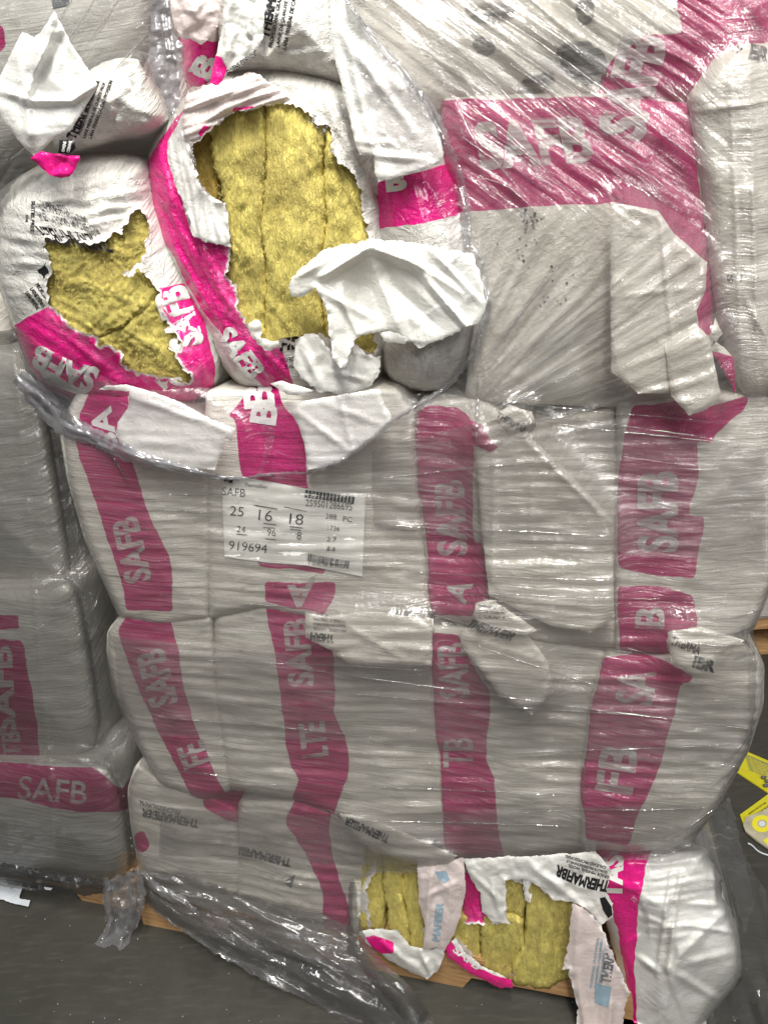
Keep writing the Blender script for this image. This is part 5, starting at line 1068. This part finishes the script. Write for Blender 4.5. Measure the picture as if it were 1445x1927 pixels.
def ring(x, y, r0_, r1_, mat, parent, z, n=28):
    V = []; 
    for i in range(n):
        a = 2 * math.pi * i / n
        for r in (r0_, r1_): V.append((x + r * math.cos(a), y + r * .85 * math.sin(a)))
    V = arr(V); Q = Pf(V[:, 0], V[:, 1], np.full(len(V), z)); return mesh('ring', Q, [(2 * i, 2 * i + 1, (2 * i + 3) % (2 * n), (2 * i + 2) % (2 * n)) for i in range(n)], mat, parent, smooth_=False, uv=Q[:, :2])
ring(1433, 1550, 9, 19, M_YEL2, c2, .0138); ring(1433, 1550, 0, 6, M_PAPER, c2, .0136); fprint([(1435, 1581), (1450, 1572), (1460, 1590), (1445, 1592)], M_YEL2, c2, .0138)
cordp = [(1404, 1586), (1414, 1590), (1424, 1601), (1438, 1608), (1460, 1612)]
cq = resample(smooth(cordp, 1)[:-2], 3, False); cP = Pf(cq[:, 0], cq[:, 1], np.full(len(cq), .004)); Vc = []
for k in range(len(cP)):
    tg = Vector(cP[min(k + 1, len(cP) - 1)] - cP[max(k - 1, 0)]).normalized(); sd_ = tg.cross(Vector((0, 0, 1))).normalized()
    for j in range(6): Vc.append(Vector(cP[k]) + (sd_ * math.cos(j * math.pi / 3) + Vector((0, 0, 1)) * math.sin(j * math.pi / 3)) * .0022)
tag(mesh('cord', Vc, np.array([(k * 6 + j, k * 6 + (j + 1) % 6, k * 6 + 6 + (j + 1) % 6, k * 6 + 6 + j) for k in range(len(cP) - 1) for j in range(6)]), M_PAPER), 'thin pale cord lying beside the lower yellow card', 'cord')
pp = [(-60, 1640), (44, 1662), (38, 1690), (58, 1694), (54, 1706), (30, 1701), (8, 1693), (-10, 1694), (-60, 1690)]
L = jag(pp, .8, 3, 5); v, f = tri_region([L], 7); V = Pf(v[:, 0], v[:, 1], .01 + .008 * np.abs(pn(v[:, 0] / 30, v[:, 1] / 20, 4)))
tag(mesh('paper_scrap', V, f, M_PAPER, uv=V[:, :2]), 'torn white paper on the floor at the left edge below the stack', 'paper')
pc = [(83, 1668), (100, 1671), (96, 1675), (86, 1674)]
v, f = tri_region([jag(pc, .6, 3, 4)], 5); V = P(v[:, 0], v[:, 1], .03 + 0 * v[:, 0]); tag(mesh('paper_scrap', V, f, M_PAPER), 'tiny white paper chip stuck below the left stack', 'paper')
rg = random.Random(4)
Vd = []; Fd = []
for k in range(90):
    x = rg.uniform(0, 1445); y = rg.uniform(1690, 1925) if rg.random() < .8 else rg.uniform(1230, 1600)
    c = Pf(np.array(x), np.array(y), np.array(.0015)); a = rg.uniform(0, 6.3); l = rg.uniform(.0006, .002) * (3.5 if rg.random() < .06 else 1); w = rg.uniform(.0005, .001)
    dx, dy = math.cos(a) * l, math.sin(a) * l; ex, ey = -math.sin(a) * w, math.cos(a) * w; b = len(Vd)
    Vd += [(c[0] - dx, c[1] - dy, .0012), (c[0] + ex, c[1] + ey, .0022), (c[0] + dx, c[1] + dy, .0012), (c[0] - ex, c[1] - ey, .0018)]; Fd += [(b, b + 3, b + 2), (b, b + 2, b + 1)]
tag(mesh('wool_dust', Vd, np.array(Fd), M_PAPER, smooth_=False), kind='stuff')

# far pallet seen past the right corner
fp = Pf(np.array(1452.), np.array(1232.), np.array(0.)); fe = empty('wrapped_pallet', fp, 'far pallet with white wrapped goods just past the right corner of the stack', 'pallet')
for k, zz in enumerate((0, .115)): box('board', (fp[0] - .25, fp[1], .001 + zz), (1, 0, 0), (0, 1, 0), (0, 0, 1), 1.2, .8, .022, M_WOOD, fe)
for k in range(3): box('block', (fp[0] - .25 + k * .5, fp[1] + .01, .024), (1, 0, 0), (0, 1, 0), (0, 0, 1), .12, .1, .09, M_WOOD, fe)
box('wrapped_goods', (fp[0] - .25, fp[1] + .01, .139), (1, 0, 0), (0, 1, 0), (0, 0, 1), 1.15, .75, 1.1, M_GREYW, fe, bev=.03)
print('script', time.time() - T0, 'tris', sum(len(o.data.polygons) for o in scene.objects if o.type == 'MESH'))
